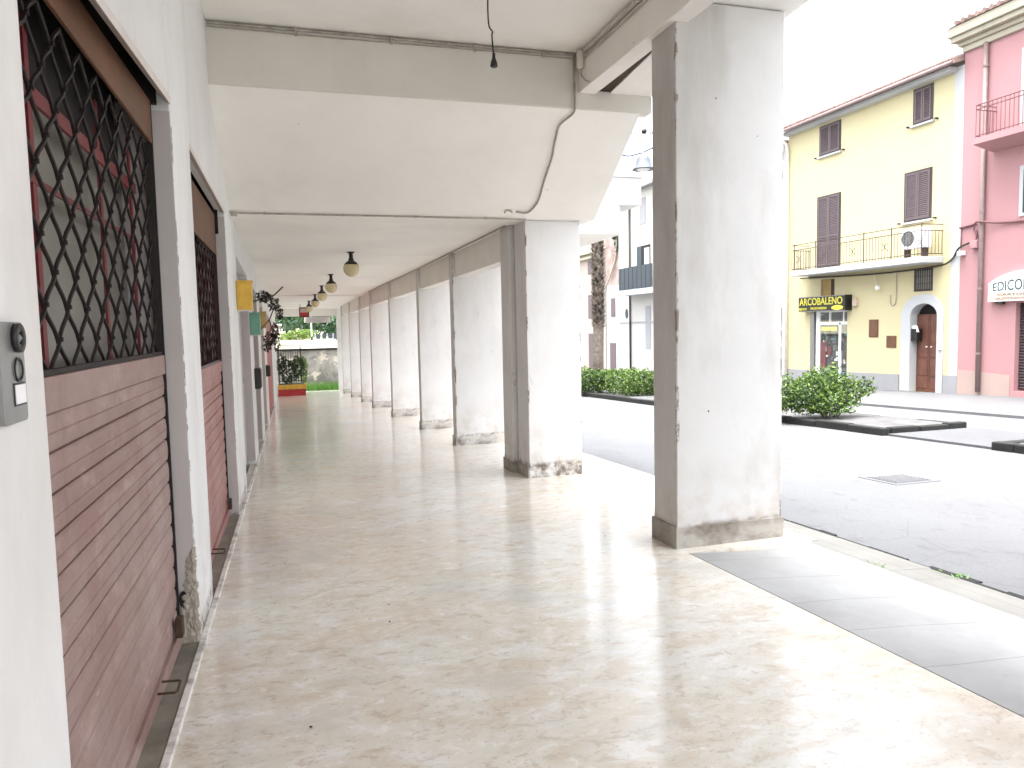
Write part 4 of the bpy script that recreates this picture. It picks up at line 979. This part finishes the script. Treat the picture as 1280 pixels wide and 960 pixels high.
lb = thing('letterbox', 'black letterbox with white papers sticking out beside the arched door', 'letterbox', (FX + .05, 18.42, 1.)); c = MB().bx(FX + .0, FX + .20, 18.22, 18.458, .84, 1.22); obj('body', c, 'black', lb, bevel=.01)
c = MB().add([(FX + .02, 18.25, 1.2), (FX + .02, 18.42, 1.21), (FX + .0, 18.44, 1.30), (FX + .0, 18.27, 1.34)], [(0, 1, 2, 3)]).add([(FX + .0, 18.14, 1.12), (FX + .0, 18.24, 1.12), (FX - .01, 18.25, 1.32), (FX - .01, 18.2, 1.30)], [(0, 1, 2, 3)]); obj('papers', c, 'white', lb)
ac = thing('air_conditioner', 'white air conditioner unit with round fan on the yellow house balcony', 'air conditioner', (18.1, 17.9, 3.6))
c = MB().bx(17.92, 18.22, 17.48, 18.33, 3.62, 4.22); obj('body', c, 'white', ac, bevel=.02)
c = ring(MB(), 18.06, 3.93, .02, .23, 17.905, 17.919); obj('fan_grille', c, 'steel', ac); c = MB()
for r_ in (.08, .13, .18, .215): ring(c, 18.06, 3.93, r_, r_ + .008, 17.899, 17.9045)
obj('fan_guard', c, 'black', ac)
for y in (17.56, 18.21): obj('foot', MB().bx(17.96, 18.18, y, y + .03, 3.341, 3.619), 'rail', ac)
c = MB().tube(smooth([(FX - .06, 23.6, 3.12), (FX - .06, 20, 3.02), (FX - .06, 17.6, 3.06), (FX - .06, 17.0, 3.2), (FX - .08, 16.75, 3.5), (FX - .10, 16.4, 3.62)]), .028, 7)
tag(obj('cable', c, 'iron', org=(FX, 19, 3.1), smooth=True), 'thick dark cable slung under the balcony of the yellow house', 'cable')
c = MB().tube(smooth([(FX - .03, 19.05, 3.1), (FX - .03, 19.04, 2.2), (FX - .03, 19.12, 1.98), (FX - .03, 19.26, 2.02), (FX - .03, 19.28, 2.3)]), .013, 5)
tag(obj('cable', c, 'conduit', org=(FX, 19.1, 2.5), smooth=True), 'thin hooked cable hanging on the yellow wall between the meter doors and balcony', 'cable')

ph = thing('pink_house', 'pink house with stone cornice, balcony and newsagent shutter', 'house', (FX, 12, zs(12)))
wm = facade(MB(), FX - .02, 6, 16.742, -1.4, 8.92, [(12.6, 14.99, -.45, 1.9)], .22); obj('wall', wm, 'pink', ph)
c = MB().bx(FX - .034, FX - .021, 15.1, 16.742, fz(-.3), lambda x, y: -.05 + .1 * math.sin(y * 5)).bx(FX - .033, FX - .021, 6, 12.59, fz(-.3), .1); obj('base_course', c, 'pinkbase', ph)
c = MB().bx(FX - .12, FX + .2, 6, 16.76, 8.921, 9.08).bx(FX - .20, FX + .2, 6, 16.84, 9.081, 9.2).bx(FX - .36, FX + .2, 6, 16.95, 9.201, 9.34).bx(FX - .44, FX + .2, 6, 17.0, 9.341, 9.60); co = obj('cornice', c, 'cornice', ph, bevel=.02)
c = MB()
for i in range(50): c.tube([(FX - .5, 6.1 + i * .215, 9.66), (FX + 3, 6.1 + i * .215, 10.4)], .07, 6)
c.add([(FX - .48, 6, 9.602), (FX - .48, 16.95, 9.602), (23, 16.95, 10.7), (23, 6, 10.7)], [(0, 1, 2, 3)]); obj('roof', c, 'tile', ph)
c = MB().tube([(FX - .10, 16.02, 8.95), (FX - .10, 16.0, -.55)], .065, 10); dp_ = obj('downpipe', c, 'guttr', ph, True); c = MB()
for z in (8.3, 6.4, 4.4, 2.3, .5): c.tube([(FX - .1, 16.01, z), (FX - .1, 16.01, z + .05)], .075, 10)
obj('bracket', c, 'guttr', dp_)
c = MB().add([(17.75, 9, 6.14), (17.75, 15.78, 6.14), (FX - .021, 15.78, 5.98), (FX - .021, 9, 5.98), (17.75, 9, 6.30), (17.75, 15.78, 6.30), (FX - .021, 15.78, 6.30), (FX - .021, 9, 6.30)], [(0, 1, 2, 3), (4, 5, 6, 7), (0, 1, 5, 4), (1, 2, 6, 5), (2, 3, 7, 6), (3, 0, 4, 7)]); bal = obj('balcony', c, 'pink', ph)
c = MB(); bx0 = 17.80
for z in (6.36, 7.05, 7.16):
    bar((bx0, 15.74, z), (bx0, 9, z), .014); bar((bx0, 15.74, z), (FX, 15.74, z), .014)
for i in range(55): bar((bx0, 15.74 - i * .12, 6.30), (bx0, 15.74 - i * .12, 7.16), .009)
for i in range(1, 6): bar((bx0 + i * .12, 15.74, 6.30), (bx0 + i * .12, 15.74, 7.05), .009)
obj('railing', c, 'railp', bal)
for (a, b, z0, z1) in ((13.9, 15.02, 6.3, 8.45), (13.9, 14.98, 4.15, 5.45)):
    f = MB().bx(FX - .05, FX - .0205, b - .10, b, z0, z1).bx(FX - .05, FX - .0205, a, a + .1, z0, z1).bx(FX - .05, FX - .0205, a + .1, b - .1, z1 - .1, z1).bx(FX - .05, FX - .0205, a + .1, b - .1, z0, z0 + .08)
    wi = obj('window', f, 'trim', ph); c = MB().bx(FX - .035, FX - .021, a + .1, b - .1, z0 + .08, z1 - .1); obj('pane', c, 'glass', wi)
c = MB(); X = FX + .14
for i in range(30): c.add([(X, 12.61, -.4 + i * .077), (X, 14.98, -.4 + i * .077), (X - .025, 14.98, -.365 + i * .077), (X - .025, 12.61, -.365 + i * .077), (X, 14.98, -.33 + i * .077), (X, 12.61, -.33 + i * .077)], [(0, 1, 2, 3), (3, 2, 4, 5)])
obj('roller_shutter', c, 'shutf', ph)
es = thing('shop_sign', 'white arched newsagent sign with slate green letters on the pink house', 'sign', (FX - .15, 14.3, 2.3))
top = lambda y: 2.44 + .30 * math.sin(math.pi * min(max((15.7 - y) / 2., 0), 1)) ** .8
poly = [(FX - .16, 15.7 - 2. * k_ / 16, top(15.7 - 2. * k_ / 16)) for k_ in range(17)] + [(FX - .16, 13.7, 1.95), (FX - .16, 15.7, 1.95)]
c = MB().prism(poly, (.13, 0, 0)); obj('board', c, 'signwht', es)
c = MB().bx(FX - .166, FX - .1605, 13.73, 15.66, 1.97, 2.18); obj('lower_panel', c, 'signcream', es)
zc = 2.19
text('lettering', 'EDICOLA', 'signgrn', es, (FX - .163, 14.98, zc), .30, 1.20, curve=lambda x, y: (y + .105) * (.80 + .62 * math.cos((x - .25) / .85 * 1.3)) * .98 + .03)
text('small_lettering', 'CARTOLERIA', 'signlil', es, (FX - .168, 14.8, 2.125), .085, 1.25, .006); text('small_lettering', 'QUOTIDIANI E RIVISTE', 'signlil', es, (FX - .168, 14.75, 2.025), .075, 1.45, .006)
c = MB().bx(FX - .14, FX - .022, 15.3, 15.5, 1.87, 1.9495).bx(FX - .14, FX - .022, 13.9, 14.1, 1.87, 1.9495); obj('bracket', c, 'iron', es)
c = MB().tube(smooth([(FX - .06, 16.74, 4.08), (FX - .06, 16.3, 4.12), (FX - .19, 16.02, 4.16), (FX - .08, 15.4, 4.05), (FX - .07, 14.0, 4.0), (FX - .07, 9, 3.95)]), .03, 7)
c.tube(smooth([(FX - .06, 16.3, 3.62), (FX - .1, 16.15, 3.75), (FX - .1, 16.25, 4.0), (FX - .14, 16.12, 4.1)]), .02, 6).tube(smooth([(FX - .05, 16.2, 3.5), (FX - .05, 16.08, 3.35), (FX - .05, 16.14, 3.7), (FX - .05, 16.2, 3.95)]), .015, 6).tube([(FX - .05, 16.70, 4.1), (FX - .05, 16.70, 3.5)], .015, 6)
tag(obj('cable', c, 'railp', org=(FX, 15, 4), smooth=True), 'bundle of rose painted cables across the pink house wall', 'cable')
jx = thing('junction_box', 'small pink junction box among the cables beside the downpipe', 'junction box', (FX, 16.2, 3.6)); c = MB().bx(FX - .14, FX - .022, 16.1, 16.32, 3.45, 3.68); obj('body', c, 'pink', jx, bevel=.01)
c = MB().bx(FX - .15, FX - .1405, 16.12, 16.30, 3.47, 3.66); obj('cover', c, 'pink', jx)
tag(obj('insulator', MB().bx(FX - .17, FX - .025, 16.55, 16.72, 3.30, 3.42), 'white', org=(FX, 16.6, 3.3), bevel=.01), 'white bracket block at the yellow and pink house boundary', 'bracket')

# the row of houses farther down the street
t = thing('white_house', 'plain white rendered house adjoining the yellow house on its far side', 'house', (FX, 28, zs(28)))
wm = facade(MB(), FX + .02, 24.425, 32.4, -1.7, 8.3, [], .2); obj('wall', wm, 'whiteh', t); c = MB().bx(FX - .3, FX + 6, 24.62, 32.6, 8.301, 8.45); obj('roof', c, 'tile', t)
shuttered(t, 26, 27.1, 4.2, 6.4, True, FX + .02); shuttered(t, 29.5, 30.6, 4.2, 6.4, True, FX + .02); c = MB().bx(FX - .02, FX + .019, 27.6, 28.7, -1.1, 1.3); obj('door', c, 'wood', t)
t = thing('white_house', 'tall white house with a slate blue balcony and a dark downpipe', 'house', (FX, 36, zs(36)))
wm = facade(MB(), FX, 32.41, 39.62, -1.9, 8.75, [], .2); obj('wall', wm, 'whiteh', t); c = MB().bx(FX - .4, FX + 6, 32.41, 39.7, 8.751, 8.95); obj('roof', c, 'greybase', t)
c = MB().tube([(FX - .08, 38.05, 8.7), (FX - .08, 38.05, -1.3)], .055, 8); obj('downpipe', c, 'iron', t, True)
c = MB().bx(17.7, FX - .001, 34.0, 37.95, 3.12, 3.4); ba = obj('balcony', c, 'trim', t); c = MB().bx(17.70, 17.73, 34.0, 37.95, 3.42, 4.6).bx(17.735, FX - .01, 37.92, 37.95, 3.42, 4.6); obj('balcony_panel', c, 'navy', ba)
c = MB()
for i in range(8): c.bx(17.69, 17.699, 34.2 + i * .5, 34.24 + i * .5, 3.42, 4.6)
obj('mullion', c, 'iron', ba)
c = MB().bx(FX - .03, FX - .001, 36.7, 37.25, 3.45, 5.75); obj('shutter', c, 'navy', t); c = MB().bx(FX - .02, FX - .001, 35.7, 36.69, 3.45, 5.75); obj('window', c, 'dark', t); c = MB().bx(FX - .06, FX - .0205, 35.75, 36.3, 4.35, 5.6); obj('curtain', c, 'whiteh', t)
c = MB().bx(FX - .02, FX - .001, 36.2, 36.9, 6.9, 8.3); obj('window', c, 'greybase', t); c = MB().bx(FX - .02, FX - .001, 35.7, 36.3, .2, 2.5); obj('window', c, 'greybase', t)
c = MB().bx(FX - .03, FX - .001, 32.41, 39.62, 1.6, 1.68); obj('string_course', c, 'greybase', t)
c = MB().prism([(FX - .03, 38.62 + .16 * math.cos(k_ * .393), 2.15 + .28 * math.sin(k_ * .393)) for k_ in range(16)], (.028, 0, 0)); obj('plaque', c, 'navy', t)
t = thing('old_house', 'narrow white house with bare brick upper wall and weeds on top', 'house', (FX, 40.6, zs(40)))
wm = facade(MB(), FX, 39.63, 41.75, -2, 3.85, [], .2); obj('wall', wm, 'whiteh', t); wm = facade(MB(), FX + .12, 39.63, 41.75, 3.851, 6.9, [], .2); obj('brick_wall', wm, 'brick', t)
L = MB(); leaf_cloud(L, clump_points(260, [(FX + .1, 40.2, 6.9, .3, .5, .35), (FX + .05, 40.0, 6.2, .12, .3, .4)]), .09); obj('weeds', L, 'leafd', t)
for (a, b, z0, z1) in ((40.15, 40.75, 2.0, 3.1), (40.1, 40.95, -1.5, .45)): c = MB().bx(FX - .02, FX - .001, a, b, z0, z1); obj('window', c, 'shut', t)
c = MB().tube([(FX - .05, 41.45, 3.8), (FX - .05, 41.5, -1.6)], .05, 6).tube(smooth([(FX + .05, 40.0, 6.5), (FX + .05, 40.2, 5.4), (FX + .0, 41., 4.3), (FX - .05, 41.45, 3.8)]), .05, 6); obj('downpipe', c, 'conduit', t)
t = thing('peach_house', 'peach coloured old house with worn cornice behind the palm trunk', 'house', (FX, 46, zs(46)))
wm = facade(MB(), FX, 41.76, 56, -2.4, 5.7, [], .2); obj('wall', wm, 'peach', t); c = MB().bx(FX - .25, FX + 6, 41.76, 56, 5.701, 5.85).bx(FX - .35, FX + 6, 41.76, 56, 6.0, 6.12).bx(FX - .1, FX + 6, 41.76, 56, 5.851, 5.999); obj('cornice', c, 'cornice', t); c = MB().bx(FX + .3, FX + 6, 41.76, 56, 6.121, 7.6); obj('attic', c, 'peach', t)
for y in (43.55, 46.2, 48.8):
    for z0, z1 in ((4.75, 5.6), (1.95, 3.45), (-1.5, 1.0)): c = MB().bx(FX - .02, FX - .001, y, y + .7, z0, z1); obj('window', c, 'shut', t)

# ------------------------------------------------------------------ light, camera, view
w = bpy.data.worlds.new('World'); sc.world = w; w.use_nodes = True
nt = w.node_tree; bg = nt.nodes['Background']
sky = nt.nodes.new('ShaderNodeTexSky'); sky.sky_type = 'NISHITA'; sky.sun_disc = False
SUN = Vector((-.12, -.10, .98)).normalized()
sky.sun_elevation = math.asin(SUN.z); sky.sun_rotation = math.atan2(SUN.x, SUN.y)
sky.air_density = 1.0; sky.dust_density = 5.0; sky.ozone_density = 1.0
bw = nt.nodes.new('ShaderNodeRGBToBW'); mx = nt.nodes.new('ShaderNodeMix'); mx.data_type = 'RGBA'; mx.inputs[0].default_value = .80
nt.links.new(sky.outputs[0], bw.inputs[0]); nt.links.new(sky.outputs[0], mx.inputs[6]); nt.links.new(bw.outputs[0], mx.inputs[7])
nt.links.new(mx.outputs[2], bg.inputs[0]); bg.inputs[1].default_value = .15
sl_ = bpy.data.lights.new('sun', 'SUN'); sl_.energy = 0.5; sl_.angle = R(40); sl_.color = (1, .985, .96)
so_ = bpy.data.objects.new('sun', sl_); C.objects.link(so_); so_.rotation_euler = SUN.to_track_quat('Z', 'Y').to_euler(); so_.location = (0, 0, 30)

cam = bpy.data.cameras.new('camera'); co_ = bpy.data.objects.new('camera', cam); C.objects.link(co_)
cam.sensor_width = 36; cam.lens = 36 * 924 / 1280; cam.clip_end = 5000; cam.clip_start = .05
yaw, pit, rol = R(16.69), R(-4.44), R(-1.21)
fwd = Vector((math.sin(yaw) * math.cos(pit), math.cos(yaw) * math.cos(pit), math.sin(pit)))
right = Vector((math.cos(yaw), -math.sin(yaw), 0)); upv = right.cross(fwd)
r2 = right * math.cos(rol) + upv * math.sin(rol); u2 = -right * math.sin(rol) + upv * math.cos(rol)
mt = Matrix((r2, u2, -fwd)).transposed().to_4x4(); mt.translation = (0, 0, 1.55); co_.matrix_world = mt
sc.camera = co_
for o in C.objects:
    if '_w' in o: del o['_w']
sc.view_settings.view_transform = 'Standard'; sc.view_settings.look = 'None'; sc.view_settings.gamma = 1
sc.view_settings.exposure = 3.25
sc.cycles.max_bounces = 12; sc.cycles.diffuse_bounces = 6
